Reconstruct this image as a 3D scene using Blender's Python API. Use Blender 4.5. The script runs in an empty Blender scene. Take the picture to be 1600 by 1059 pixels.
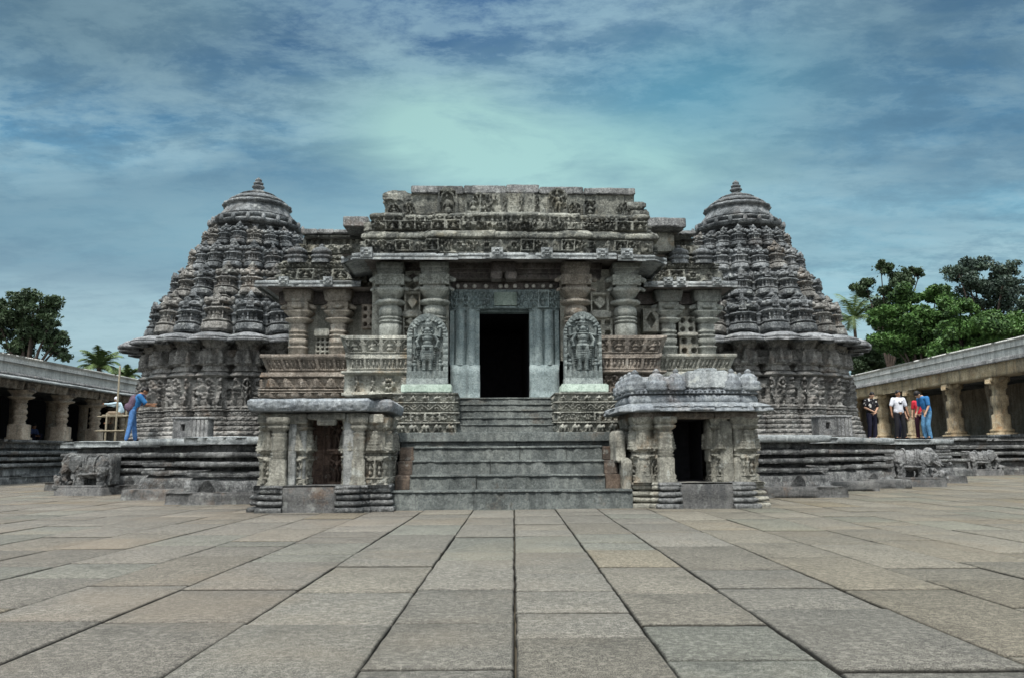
import bpy, math, random
import numpy as np
from mathutils import Vector, Matrix
random.seed(7); rng = np.random.default_rng(7)
C = bpy.context.scene.collection
RA = math.radians(2.0); AX = 0.45            # the temple stands turned 2 degrees to the paving
pi = math.pi

# ------------------------------------------------------------------ noise
def hsh(a, b=0.0, c=0.0):
    v = np.sin(np.asarray(a)*12.9898 + np.asarray(b)*78.233 + np.asarray(c)*37.719)*43758.5453
    return v - np.floor(v)
def vnoise(p, sc=1.0, seed=0.0):
    q = p*sc; i = np.floor(q); f = q-i; f = f*f*(3-2*f); o = 0
    for dx in (0, 1):
        wx = f[..., 0] if dx else 1-f[..., 0]
        for dy in (0, 1):
            wy = f[..., 1] if dy else 1-f[..., 1]
            for dz in (0, 1):
                wz = f[..., 2] if dz else 1-f[..., 2]
                o = o + wx*wy*wz*hsh(i[..., 0]+dx+seed, i[..., 1]+dy, i[..., 2]+dz)
    return o
# ------------------------------------------------------------------ carved tiles (height maps 0..1)
TW = 64
_v, _u = np.meshgrid(np.linspace(0, 1, TW), np.linspace(-1, 1, TW), indexing='ij')
def ell(cx, cy, rx, ry, ang=0, h=1.0, asp=1.0):
    X = _u*asp-cx; Y = _v-cy; c, s = math.cos(ang), math.sin(ang)
    a = (X*c+Y*s)/rx; b = (-X*s+Y*c)/ry
    return h*np.sqrt(np.clip(1-a*a-b*b, 0, 1))
def mx(*a):
    o = a[0]
    for k in a[1:]: o = np.maximum(o, k)
    return o
def limb(x0, y0, x1, y1, r, h, asp):
    o = np.zeros_like(_u)
    for t in np.linspace(0, 1, 6):
        o = np.maximum(o, ell(x0+(x1-x0)*t, y0+(y1-y0)*t, r, r, 0, h, asp))
    return o
def t_figure(seed, asp=.34, arch=True):
    r = random.Random(seed); sw = r.uniform(-.04, .04); o = np.zeros_like(_u)
    for k in range(26):                                       # foliage of the ground
        o = mx(o, ell(r.uniform(-asp, asp), r.uniform(.05, 1), r.uniform(.02, .045), r.uniform(.02, .05), r.uniform(0, 3), .38, asp))
    if arch:
        rr = np.sqrt((_u*asp/(asp*.86))**2 + ((_v-.66)/.3)**2)
        o = mx(o, np.where((abs(rr-1) < .15) & (_v > .62), .62+.1*np.sin(np.arctan2(_v-.66, _u)*26), 0))
        o = mx(o, np.where((abs(abs(_u)-.88) < .09) & (_v < .66) & (_v > .06), .5, 0))
    o = mx(o, ell(sw, .79, .06, .065, 0, 1, asp), ell(sw, .88, .045, .08, 0, .9, asp), ell(sw, .80, .11, .1, 0, .45, asp),
           ell(sw*.5, .62, .1, .11, 0, .95, asp), ell(-sw, .49, .1, .075, 0, .9, asp))
    k = r.uniform(-.07, .07)
    o = mx(o, limb(-sw-.05, .47, -.07+k, .28, .05, .9, asp), limb(-.07+k, .28, -.06, .09, .038, .85, asp),
           limb(-sw+.05, .47, .07+k*.5, .28, .05, .9, asp), limb(.07+k*.5, .28, .06, .09, .038, .85, asp))
    for s in (-1, 1):
        o = mx(o, limb(s*.09, .69, s*.18, .56, .034, .85, asp), limb(s*.18, .56, s*r.uniform(.08, .2), r.uniform(.42, .52), .03, .85, asp),
               limb(s*.1, .7, s*.21, .72, .03, .7, asp), limb(s*.21, .72, s*.22, .84, .03, .7, asp))
        o = mx(o, ell(s*.24, .2, .05, .13, 0, .7, asp), ell(s*.24, .36, .035, .035, 0, .75, asp))
    o = mx(o, np.where(_v < .07, .8, 0))
    return o
def t_elephant(seed):
    o = mx(ell(-.15, .56, .5, .3, 0, 1), ell(.5, .62, .24, .26, 0, 1), limb(.66, .55, .74, .12, .09, .9, 1), ell(.33, .62, .12, .2, 0, .9))
    for x in (-.5, -.28, .12, .3): o = mx(o, limb(x, .45, x+.02*(seed % 3), .08, .1, .85, 1))
    return mx(o, ell(-.1, .9, .16, .14, 0, .7))
def t_rider(seed):
    r = random.Random(seed); o = mx(ell(-.1, .5, .5, .17, 0, 1), ell(.45, .68, .16, .2, .5, 1), ell(-.05, .78, .14, .22, 0, .9))
    for x in (-.5, -.3, .2, .42): o = mx(o, limb(x, .45, x+r.uniform(-.1, .1), .05, .07, .9, 1))
    return o
def t_scroll(seed):
    y = .5+.27*np.sin(_u*pi); o = np.exp(-((_v-y)/.1)**2)*.9
    for s in (-1, 1):
        cx, cy = -.5*s, .5+.2*s
        rr = np.hypot((_u-cx), (_v-cy)*1.0)
        o = mx(o, np.where(rr < .3, .55+.45*np.cos(rr*34), 0))
    return o
def t_foliage(seed):
    r = random.Random(seed); o = np.zeros_like(_u)
    for k in range(55): o = mx(o, ell(r.uniform(-1, 1), r.uniform(0, 1), r.uniform(.06, .17), r.uniform(.04, .11), r.uniform(0, 3), r.uniform(.4, 1)))
    return o
def t_niche(seed):
    o = np.where(abs(_u) > .76, .9, 0)+np.where((_v > .88) | (_v < .08), .9, 0)
    o = np.clip(o, 0, .9); rr = np.hypot(_u/.66, (_v-.55)/.34)
    o = mx(o, np.where((abs(rr-1) < .14) & (_v > .5), .7, 0))
    r = random.Random(seed); k = r.uniform(-.1, .1)
    return mx(o, ell(k, .72, .13, .09, 0, .8), ell(k*.5, .5, .24, .17, 0, .8), ell(0, .25, .4, .14, 0, .8), limb(-.2, .55, -.42, .4, .08, .6, 1), limb(.2, .55, .42, .5+k, .08, .6, 1))
def t_panel(seed):
    o = np.where((abs(_u) > .84), .8, 0)+np.where((_v > .9) | (_v < .1), .8, 0)
    o = np.clip(o, 0, .8); r = random.Random(seed)
    for k in range(3):
        x = -.5+.5*k+r.uniform(-.06, .06)
        o = mx(o, ell(x, .74, .1, .1, 0, .9), ell(x, .5, .15, .2, 0, .85), limb(x-.06, .4, x-.12, .14, .07, .75, 1), limb(x+.06, .4, x+.1, .14, .07, .75, 1))
    return o
def t_turret(seed):
    st = np.floor(_v*7)/7; fr = _v*7-np.floor(_v*7)
    w = .92*(1-st*.86); o = np.where(abs(_u) < w, .45+.45*(1-st*.4)*np.where(fr < .28, .55, 1), .12)
    o = np.where((abs(_u) < w) & (np.cos(_u*30) > .75) & (fr > .3), o-.25, o)
    return mx(o, np.where((abs(_u) < .16) & (_v < .8), .95-.1*fr, 0))
def t_rib(seed):
    o = np.where(np.abs(np.cos(_u*pi*2.5)) > .55, 1.0, .0)
    return np.where((_v > .9) | (_v < .08), 1, o*np.where(abs(_v-.5) < .05, .6, 1))
def t_stool(seed):                     # rolled double lobes
    return np.clip(1.15-abs(_u)*1.3, 0, 1)*np.clip(1.6*np.sin(_v*pi)**.5, 0, 1)+np.where((abs(_u) > .93), 0, .15)
def t_dentil(seed): return np.where(abs(_u) < .55, 1.0, 0.0)*np.where(_v < .96, 1, .4)
def t_bead(seed): return ell(0, .5, .6, .5, 0, 1)
def t_pyr(seed): return np.clip(1-abs(_u)*.95-(_v-.05)*.95, 0, 1)**.7
def t_flower(seed):
    rr = np.hypot(_u, (_v-.5)*2); an = np.arctan2(_v-.5, _u)
    return np.where(rr < .9, .5+.3*np.cos(an*8)+.3*np.cos(rr*12), 0)
TILES = dict(figure=[t_figure(i) for i in range(8)], elephant=[t_elephant(i) for i in range(3)], rider=[t_rider(i) for i in range(4)],
    scroll=[t_scroll(0)], foliage=[t_foliage(i) for i in range(6)], niche=[t_niche(i) for i in range(5)], panel=[t_panel(i) for i in range(5)],
    turret=[t_turret(0)], rib=[t_rib(0)], dentil=[t_dentil(0)], bead=[t_bead(0)], pyr=[t_pyr(0)], flower=[t_flower(0)], stool=[t_stool(0)],
    mixed=[t_foliage(11), t_niche(9), t_figure(21, 1.0, False), t_foliage(12), t_turret(0), t_flower(0)])
def crisp(t): return np.clip((t-.18)*1.5, 0, 1)**.62
TILES = {k: np.array([crisp(x) if k in ('figure', 'elephant', 'rider', 'scroll', 'foliage', 'niche', 'panel', 'mixed', 'turret') else x for x in v]) for k, v in TILES.items()}
CA = 1.35
def tile(name, fu, v, var):
    T = TILES[name]; n = T.shape[0]
    i = np.clip((v*(TW-1)).round().astype(int), 0, TW-1); j = np.clip((fu*(TW-1)).round().astype(int), 0, TW-1)
    return T[(np.asarray(var)*n).astype(int) % n, i, j]

# ------------------------------------------------------------------ mesh builder
def tw(x, y, z=0.0):
    x = x+AX
    return (x*math.cos(RA)-y*math.sin(RA), x*math.sin(RA)+y*math.cos(RA), z)
BASE = {}
def tag(o, label=None, cat=None, group=None, kind=None):
    if label: o['label'] = label
    if cat: o['category'] = cat
    if group: o['group'] = group
    if kind: o['kind'] = kind
    return o
def place(o, base, frame, rz=0.0):
    if frame == 'T': o.location = tw(*base); o.rotation_euler = (0, 0, RA+rz)
    else: o.location = base; o.rotation_euler = (0, 0, rz)
    BASE[o.name] = base
def thing(name, label, cat, base, group=None, frame='T', rz=0.0):
    o = bpy.data.objects.new(name, None); C.objects.link(o); o.empty_display_size = .3
    place(o, base, frame, rz); return tag(o, label, cat, group)
class MB:
    def __init__(s, each=False): s.V = []; s.Q = []; s.T = []; s.n = 0; s.each = each; s.done = []
    def seg(s):
        if s.each and s.n: s.done.append((s.V, s.Q, s.T, s.n)); s.V = []; s.Q = []; s.T = []; s.n = 0
    def add(s, v, q=None, t=None):
        v = np.asarray(v, float).reshape(-1, 3); s.V.append(v)
        if q is not None and len(q): s.Q.append(np.asarray(q, int).reshape(-1, 4)+s.n)
        if t is not None and len(t): s.T.append(np.asarray(t, int).reshape(-1, 3)+s.n)
        s.n += len(v)
    def grid(s, P, cu=False, cv=False, flip=False):
        nu, nv = P.shape[:2]
        i = np.arange(nu if cu else nu-1)[:, None]; j = np.arange(nv if cv else nv-1)[None, :]
        a = i*nv+j; b = ((i+1) % nu)*nv+j; c = ((i+1) % nu)*nv+(j+1) % nv; d = i*nv+(j+1) % nv
        q = np.stack([a, b, c, d], -1).reshape(-1, 4)
        if flip: q = q[:, ::-1]
        s.add(P.reshape(-1, 3), q)
    def fan(s, ring, flip=False):
        n = len(ring); c = np.mean(ring, 0); v = np.vstack([ring, c])
        t = [(i, (i+1) % n, n) for i in range(n)]
        if flip: t = [x[::-1] for x in t]
        s.add(v, None, t)
    def mesh(s, name, off=(0, 0, 0), smooth=False):
        V = np.vstack(s.V)-np.asarray(off); me = bpy.data.meshes.new(name)
        Q = np.vstack(s.Q) if s.Q else np.zeros((0, 4), int); T = np.vstack(s.T) if s.T else np.zeros((0, 3), int)
        me.vertices.add(len(V)); me.vertices.foreach_set('co', V.astype(np.float32).ravel())
        me.loops.add(Q.size+T.size); me.loops.foreach_set('vertex_index', np.concatenate([Q.ravel(), T.ravel()]).astype(np.int32))
        me.polygons.add(len(Q)+len(T))
        ls = np.concatenate([np.arange(len(Q))*4, len(Q)*4+np.arange(len(T))*3]).astype(np.int32)
        me.polygons.foreach_set('loop_start', ls)
        me.update(calc_edges=True)
        if smooth: me.polygons.foreach_set('use_smooth', [True]*len(me.polygons))
        return me
    def build(s, name, mat, parent=None, base=None, frame='T', smooth=False, rz=0.0):
        if s.done:
            s.seg(); first = None; L_ = s.done; s.done = []; s.each = False
            for q_ in L_:
                s.V, s.Q, s.T, s.n = q_; o_ = s.build(name, mat, parent, base, frame, smooth, rz); first = first or o_
            return first
        if parent is not None and base is None: base = BASE.get(parent.name, (0, 0, 0))
        if base is None: base = (0, 0, 0)
        me = s.mesh(name, base, smooth); me.materials.append(mat)
        o = bpy.data.objects.new(name, me); C.objects.link(o)
        if parent is not None: o.parent = parent; BASE[o.name] = base
        else: place(o, base, frame, rz)
        return o
# band: z0,z1,out0,out1, then options
def B(z0, z1, o0, o1=None, t=None, w=.4, a=.05, r=0.0, nz=None, blk=0, ba=.02):
    return dict(z0=z0, z1=z1, o0=o0, o1=o0 if o1 is None else o1, t=t, w=w, a=a, r=r, nz=nz, blk=blk, ba=ba)
def sweep(mb, pts, bands, closed=False, ds=.05, er=.012, seed=0.0, cap=False, dz=.05, axis=None):
    P = np.asarray(pts, float); n = len(P); ne = n if closed else n-1
    nrm = []; Ls = []
    for i in range(ne):
        d = P[(i+1) % n]-P[i]; L = np.hypot(*d); Ls.append(L); nrm.append((d[1]/L, -d[0]/L))
    nrm = np.array(nrm); M = np.zeros((n, 2))
    for i in range(n):
        a = nrm[i-1] if (closed or i > 0) else nrm[0]; b = nrm[i] if (closed or i < ne) else nrm[ne-1]
        m = (a+b)/max(1+a.dot(b), .35); M[i] = m
    A = []; MM = []; NN = []; UL = []; LL = []; S = []; EI = []; s0 = 0
    for i in range(ne):
        L = Ls[i]; k = max(1, int(round(L/ds))); u = np.arange(k+(1 if (i == ne-1 and not closed) else 0))/k
        j = (i+1) % n
        A.append(P[i]+(P[j]-P[i])*u[:, None]); MM.append(M[i]+(M[j]-M[i])*u[:, None]); NN.append(np.repeat(nrm[i][None], len(u), 0))
        UL.append(u*L); LL.append(np.full(len(u), L)); S.append(s0+u*L); EI.append(np.full(len(u), i)); s0 += L
    A, MM, NN, UL, LL, S, EI = map(np.concatenate, (A, MM, NN, UL, LL, S, EI))
    cols = []; first = None
    for bi, b in enumerate(bands):
        H = abs(b['z1']-b['z0'])+abs(b['o1']-b['o0'])*.5; nz = b['nz'] or max(2 if not b['r'] else 6, int(round(H/(dz if b['t'] else dz*2)))+1)
        v = np.linspace(0, 1, nz); z = b['z0']+(b['z1']-b['z0'])*v; o = b['o0']+(b['o1']-b['o0'])*v+b['r']*np.sin(pi*v)
        cv = np.zeros((len(S), nz))
        if b['t']:
            nt = np.maximum(1, np.round(LL/b['w'])); U = np.clip(UL/LL, 0, .9999)*nt; idx = np.floor(U)
            fade = np.clip(np.minimum(UL, LL-UL)/.04, 0, 1)[:, None] if b['t'] not in ('rib', 'dentil', 'turret') else 1.0
            cv = cv+b['a']*CA*fade*tile(b['t'], (U-idx)[:, None]*np.ones(nz), np.ones(len(S))[:, None]*v, hsh(idx+EI*3.1, bi+seed)[:, None]*np.ones(nz))
        if b['blk']:
            q = S/b['blk']+hsh(bi, seed)*3; iq = np.floor(q); f = q-iq
            off = (hsh(iq, bi, seed)-.5)*2*b['ba']
            jt = np.where((f < .03) | (f > .97), -.02, 0)
            zo = (hsh(iq, bi+5.5, seed)-.5)*.018
            chip = np.clip(hsh(iq, bi, seed+2)-.82, 0, 1)*.4*np.clip(1-f*4, 0, 1)
            cv = cv+(off+jt-chip)[:, None]
            z = z[None, :]+zo[:, None]
        else: z = np.repeat(z[None, :], len(S), 0)
        X = A[:, None, :]+MM[:, None, :]*o[None, :, None]+NN[:, None, :]*cv[:, :, None]
        cols.append(np.concatenate([X, z[:, :, None]], -1))
    G = np.concatenate(cols, 1)
    if er:
        d = (vnoise(G, 5, seed)-.5)*.55+(vnoise(G, 19, seed+3)-.5)*.8+(vnoise(G, 41, seed+5)-.5)*.6
        G[..., :2] += NN[:, None, :]*(d*2*er)[..., None]; G[..., 2] += (vnoise(G, 4, seed+8)-.5)*er*.8
    mb.grid(G, cu=closed)
    if cap:
        if axis is None: mb.fan(G[:, -1])
        else: mb.fan(G[:, -1])
    return G
def rect(x0, x1, y0, y1): return [(x0, y0), (x1, y0), (x1, y1), (x0, y1)]
def rbox(mb, x0, x1, y0, y1, z0, z1, ch=.02, er=.008, ds=.15, t=None, w=.4, a=.04, seed=0.0, taper=0.0):
    mb.seg()
    if t: bands = [B(z0, z0+ch, -ch, 0), B(z0+ch, z1-ch, 0, taper, t=t, w=w, a=a), B(z1-ch, z1, taper, taper-ch)]; ds = min(ds, .035)
    else: bands = [B(z0, z0+ch, -ch, 0), B(z0+ch, z1-ch, 0, taper, nz=max(2, int((z1-z0)/.2)+1)), B(z1-ch, z1, taper, taper-ch)]
    G = sweep(mb, rect(x0, x1, y0, y1), bands, closed=True, ds=ds, er=er, seed=seed+x0*3.3+y0, dz=.035)
    mb.fan(G[:, -1]); mb.fan(G[:, 0], flip=True)
def lathe(mb, c, prof, n=20, star=0.0, ns=8, sq=None):
    mb.seg()
    # prof: (r,z,squareness)
    a = np.arange(n)/n*2*pi; out = []
    for p in prof:
        r, z = p[0], p[1]; s = p[2] if len(p) > 2 else 0
        rs = 1/np.maximum(abs(np.cos(a)), abs(np.sin(a)))
        rr = r*((1-s)+s*rs)*(1+star*np.cos(a*ns)*(1-s))
        out.append(np.stack([c[0]+rr*np.cos(a), c[1]+rr*np.sin(a), np.full(n, c[2]+z)], -1))
    G = np.stack(out, 1); mb.grid(G, cu=True); mb.fan(G[:, -1]); mb.fan(G[:, 0], flip=True)
def relief(mb, o, w, h, nu, nv, hf, depth=.2, outline=None, du=(1, 0, 0), n=(0, -1, 0)):
    mb.seg()
    # a carved slab: lower-left corner o, facing n, back face `depth` behind
    u = np.linspace(-1, 1, nu); v = np.linspace(0, 1, nv); U, V = np.meshgrid(u, v, indexing='ij')
    W = np.ones_like(V) if outline is None else outline(V)
    H = hf(U*W if outline is not None else U, V); edge = np.minimum(1-abs(U), 1) < 1e-6
    o = np.asarray(o, float); du = np.asarray(du, float); nn = np.asarray(n, float); up = np.array((0, 0, 1.0))
    P = o+du*(w/2+U*W*w/2)[..., None]+up*(V*h)[..., None]+nn*H[..., None]
    mb.grid(P)
    for e, fl in ((P[0], True), (P[-1], False), (P[:, 0], False), (P[:, -1], True)):
        back = e.copy(); back = back-nn*depth
        mb.grid(np.stack([e, back], 1) if fl else np.stack([back, e], 1), flip=True)
    bk = (o+du*(w/2+U*W*w/2)[..., None]+up*(V*h)[..., None]-nn*depth)[::max(1, nu-1), :]
    mb.grid(bk, flip=True)
def tf(name, var=0.0):
    return lambda U, V: tile(name, (U+1)/2, V, np.full(U.shape, var))
def ball(mb, c, r, nu=10, nv=7, rot=None):
    mb.seg()
    r = np.asarray(r)*np.ones(3); a = np.arange(nu)/nu*2*pi; b = np.linspace(-pi/2, pi/2, nv)
    P = np.stack([np.cos(a)[:, None]*np.cos(b), np.sin(a)[:, None]*np.cos(b), np.ones(nu)[:, None]*np.sin(b)], -1)*r
    if rot is not None: P = P@np.array(rot.to_matrix()).T
    mb.grid(P+np.asarray(c), cu=True)
def cap_(mb, p0, p1, r0, r1, n=10):
    p0 = Vector(p0); p1 = Vector(p1); d = p1-p0; L = d.length or 1e-4; q = d.to_track_quat('Z', 'Y'); R = np.array(q.to_matrix())
    a = np.arange(n)/n*2*pi; rows = []
    for t in np.linspace(-pi/2, 0, 4): rows.append((r0*math.cos(t), r0*math.sin(t)))
    for t in np.linspace(0, pi/2, 4): rows.append((r1*math.cos(t), L+r1*math.sin(t)))
    P = np.stack([np.stack([r*np.cos(a), r*np.sin(a), np.full(n, z)], -1) for r, z in rows], 1)
    mb.grid(P@R.T+np.array(p0), cu=True)
def remeshed(mb, name, vox, smooth=4):
    me = mb.mesh(name+'_tmp'); o = bpy.data.objects.new('tmp', me); C.objects.link(o)
    m = o.modifiers.new('r', 'REMESH'); m.mode = 'VOXEL'; m.voxel_size = vox
    s = o.modifiers.new('s', 'SMOOTH'); s.iterations = smooth; s.factor = .5
    dg = bpy.context.evaluated_depsgraph_get(); dg.update()
    out = bpy.data.meshes.new_from_object(o.evaluated_get(dg)); out.name = name
    bpy.data.objects.remove(o); bpy.data.meshes.remove(me)
    out.polygons.foreach_set('use_smooth', [True]*len(out.polygons)); return out
def obj(name, me, mat, parent=None):
    me.materials.clear(); me.materials.append(mat); o = bpy.data.objects.new(name, me); C.objects.link(o)
    if parent: o.parent = parent
    return o

# ------------------------------------------------------------------ materials
class NT:
    def __init__(s, m): s.t = m.node_tree; s.n = s.t.nodes; s.l = s.t.links
    def new(s, ty, **k):
        x = s.n.new(ty)
        for a, b in k.items(): setattr(x, a, b)
        return x
    def lk(s, a, b): s.l.new(a, b)
    def math(s, op, a, b=None, c=None):
        x = s.new('ShaderNodeMath', operation=op)
        for i, q in enumerate((a, b, c)):
            if q is None: continue
            if isinstance(q, (int, float)): x.inputs[i].default_value = q
            else: s.lk(q, x.inputs[i])
        return x.outputs[0]
    def vmul(s, v, k, add=None):
        x = s.new('ShaderNodeVectorMath', operation='MULTIPLY'); s.lk(v, x.inputs[0]); x.inputs[1].default_value = k; r = x.outputs[0]
        if add:
            y = s.new('ShaderNodeVectorMath', operation='ADD'); s.lk(r, y.inputs[0]); y.inputs[1].default_value = add; r = y.outputs[0]
        return r
    def noise(s, v, sc, det=5, ro=.6, dist=0.0):
        x = s.new('ShaderNodeTexNoise'); s.lk(v, x.inputs['Vector']); x.inputs['Scale'].default_value = sc
        x.inputs['Detail'].default_value = det; x.inputs['Roughness'].default_value = ro; x.inputs['Distortion'].default_value = dist
        return x.outputs[0]
    def ramp(s, f, stops):
        x = s.new('ShaderNodeValToRGB'); s.lk(f, x.inputs[0]); e = x.color_ramp.elements
        while len(e) < len(stops): e.new(.5)
        for i, (p, c) in enumerate(stops):
            e[i].position = p; e[i].color = (c, c, c, 1) if isinstance(c, (int, float)) else (*c, 1)
        return x.outputs[0]
    def mix(s, f, a, b, mode='MIX'):
        x = s.new('ShaderNodeMix', data_type='RGBA', blend_type=mode)
        for i, q in ((0, f), (6, a), (7, b)):
            if isinstance(q, (int, float)): x.inputs[i].default_value = q
            elif isinstance(q, tuple): x.inputs[i].default_value = (*q, 1)
            else: s.lk(q, x.inputs[i])
        return x.outputs[2]
def newmat(name):
    m = bpy.data.materials.new(name); m.use_nodes = True; nt = NT(m); b = m.node_tree.nodes['Principled BSDF']
    b.inputs['Roughness'].default_value = .9
    try: b.inputs['Specular IOR Level'].default_value = .25
    except Exception: pass
    return m, nt, b
def stone(name, dark, mid, light, stain=(.30, .16, .07), st=.5, block=(.62, .62, .31), bt=.35, bump=.55, bsc=34, vor=0.0, lich=.25, drip=.35):
    m, n, b = newmat(name); g = n.new('ShaderNodeNewGeometry').outputs['Position']
    c = n.ramp(n.noise(g, 1.1, 8, .68), [(.30, dark), (.5, mid), (.72, light)])
    f = n.noise(g, 13, 6, .75); c = n.mix(n.ramp(f, [(.35, 0.0), (.65, 1.0)]), n.mix(.55, c, dark), c)
    fc = n.noise(g, 24, 4, .85); c = n.mix(n.ramp(fc, [(.36, .6), (.47, 0.0)]), c, n.mix(.72, c, (.01, .011, .013))); c = n.mix(n.ramp(fc, [(.50, 0.0), (.64, .8)]), c, n.mix(.6, c, light))
    # block-to-block difference of the quarried stone
    sn = n.new('ShaderNodeVectorMath', operation='SNAP'); n.lk(n.vmul(g, (1, 1, 1), (.13, .07, .045)), sn.inputs[0]); sn.inputs[1].default_value = block
    wn = n.new('ShaderNodeTexWhiteNoise', noise_dimensions='3D'); n.lk(sn.outputs[0], wn.inputs['Vector'])
    k = n.math('MULTIPLY_ADD', wn.outputs['Value'], bt*2, 1-bt); kk = n.new('ShaderNodeCombineColor')
    for i in range(3): n.lk(k, kk.inputs[i])
    c = n.mix(1.0, c, kk.outputs[0], 'MULTIPLY')
    c = n.mix(n.ramp(n.noise(g, 3.3, 7, .7), [(.58, 0.0), (.63, lich)]), c, (.50, .53, .50))          # lichen
    c = n.mix(n.ramp(n.noise(n.vmul(g, (2.2, 2.2, .28)), 1.6, 8, .7), [(.50, 0.0), (.58, drip)]), c, (.025, .03, .033))
    c = n.mix(n.ramp(n.noise(n.vmul(g, (1, 1, 1), (5, 2, 8)), 5.5, 8, .72), [(.53, 0.0), (.60, .55)]), c, n.mix(.25, c, light)); c = n.mix(n.ramp(n.noise(n.vmul(g, (1, 1, 1), (15, 6, 3)), 6.5, 8, .72), [(.53, 0.0), (.60, .6)]), c, dark)   # rain marks
    c = n.mix(n.ramp(n.noise(n.vmul(g, (1, 1, 1), (3, 9, 2)), .9, 6, .72), [(.57, 0.0), (.70, st)]), c, stain)
    n.lk(c, b.inputs['Base Color'])
    h = n.noise(g, bsc, 8, .75)
    if vor:
        v = n.new('ShaderNodeTexVoronoi'); v.inputs['Scale'].default_value = 13; n.lk(g, v.inputs['Vector'])
        h = n.math('MULTIPLY_ADD', v.outputs['Distance'], -vor, h)
    h = n.math('MULTIPLY_ADD', fc, .8, h)
    bp = n.new('ShaderNodeBump'); bp.inputs['Strength'].default_value = min(1, bump*1.5); bp.inputs['Distance'].default_value = .05
    n.lk(h, bp.inputs['Height']); n.lk(bp.outputs[0], b.inputs['Normal'])
    return m
def plain(name, col, rough=.8, var=.25, sc=8, bump=.2, bsc=40):
    m, n, b = newmat(name); g = n.new('ShaderNodeTexCoord').outputs['Object']
    c = n.mix(n.ramp(n.noise(g, sc, 5), [(.3, 0.0), (.7, 1.0)]), tuple(x*(1-var) for x in col), tuple(min(1, x*(1+var)) for x in col))
    n.lk(c, b.inputs['Base Color']); b.inputs['Roughness'].default_value = rough
    bp = n.new('ShaderNodeBump'); bp.inputs['Strength'].default_value = bump; bp.inputs['Distance'].default_value = .02
    n.lk(n.noise(g, bsc, 4), bp.inputs['Height']); n.lk(bp.outputs[0], b.inputs['Normal']); return m
M = {}
M['tower'] = stone('dark_soapstone', (.045, .053, .058), (.185, .20, .21), (.47, .49, .49), st=.12, vor=.5, bt=.35, lich=.45, drip=.5)
M['tower2'] = stone('warm_soapstone', (.07, .068, .062), (.24, .235, .22), (.52, .51, .48), st=.3, vor=.5, bt=.3, lich=.5, drip=.45)
M['towerwall'] = stone('tower_wall_stone', (.085, .085, .082), (.30, .295, .28), (.60, .59, .56), st=.25, vor=.35, bt=.25, lich=.4)
M['eave'] = stone('eave_stone', (.15, .165, .175), (.32, .35, .355), (.56, .59, .58), st=.15, bt=.22, lich=.5)
M['eave2'] = stone('tower_eave_stone', (.09, .098, .105), (.24, .25, .26), (.48, .49, .50), st=.1, bt=.25, lich=.4)
M['hall'] = stone('hall_stone', (.16, .165, .145), (.41, .41, .36), (.72, .72, .64), st=.55, stain=(.34, .22, .10), vor=.2, bt=.28, lich=.4, drip=.35)
M['hall_top'] = stone('roof_parapet_stone', (.06, .066, .062), (.21, .215, .19), (.52, .52, .45), st=.35, stain=(.30, .26, .16), vor=.3, bt=.35, drip=.6)
M['red'] = stone('reddish_parapet_stone', (.13, .11, .09), (.31, .27, .23), (.56, .51, .44), st=.6, vor=.2, bt=.25, drip=.35)
M['beam'] = stone('beam_stone', (.10, .09, .085), (.23, .21, .20), (.34, .31, .29), st=.3, block=(3, 3, .14), bt=.2)
M['door'] = stone('door_stone', (.14, .185, .19), (.27, .335, .345), (.45, .53, .53), st=.12, block=(9, 9, 9), bt=.05, bump=.25, drip=.35, lich=.15)
M['green'] = stone('green_slab_stone', (.20, .26, .22), (.33, .40, .35), (.44, .52, .46), st=.1, block=(9, 9, 9), bt=.05, bump=.3, drip=.2)
M['stele'] = stone('stele_stone', (.075, .092, .095), (.19, .22, .215), (.38, .42, .40), st=.08, block=(9, 9, 9), bt=.05, bump=.35, drip=.2)
M['step'] = stone('step_stone', (.07, .08, .078), (.165, .185, .18), (.32, .345, .32), st=.35, stain=(.20, .12, .06), block=(1.35, 5, 3), bt=.12, bump=.7, bsc=60, lich=.2)
M['rust'] = stone('rusty_step_stone', (.04, .03, .024), (.105, .078, .058), (.19, .15, .12), st=.3, bump=.5, bsc=60, drip=.4)
M['plat'] = stone('platform_stone', (.05, .054, .056), (.18, .184, .184), (.46, .47, .46), st=.25, stain=(.27, .17, .10), block=(.9, .9, .21), bt=.35, bump=.8, vor=.15, lich=.5, drip=.4)
M['foot'] = stone('footing_stone', (.07, .072, .075), (.15, .15, .145), (.25, .25, .24), st=.3, block=(1.6, 1.6, 2), bt=.2, bump=.6)
M['shrine'] = stone('shrine_stone', (.14, .135, .115), (.31, .305, .26), (.54, .53, .46), st=.6, stain=(.34, .22, .12), vor=.2, bt=.25, lich=.5, drip=.4)
M['slab'] = stone('roof_slab_stone', (.12, .135, .155), (.27, .30, .32), (.52, .55, .56), st=.15, block=(.42, 9, .14), bt=.16, bump=.5, vor=.15, bsc=28)
M['slab2'] = stone('grey_jamb_stone', (.13, .14, .14), (.30, .31, .30), (.48, .49, .47), st=.1, block=(9, 9, 9), bt=.05, bump=.5)
M['inner'] = plain('painted_shade_interior', (.03, .03, .036), .95)  # shade of unlit interiors painted in as near-black stone
M['niche'] = stone('niche_stone', (.05, .035, .03), (.13, .09, .07), (.22, .16, .13), st=.4, vor=.3)
M['cream'] = stone('colonnade_stone', (.19, .14, .085), (.43, .34, .21), (.64, .54, .38), st=.6, stain=(.40, .22, .10), block=(3, 1.5, .9), bt=.15, bump=.5, drip=.45)
M['lime'] = stone('lime_plaster', (.36, .36, .34), (.60, .59, .55), (.76, .75, .71), st=.12, block=(9, 3.2, 9), bt=.06, bump=.3, drip=.28)
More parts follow.
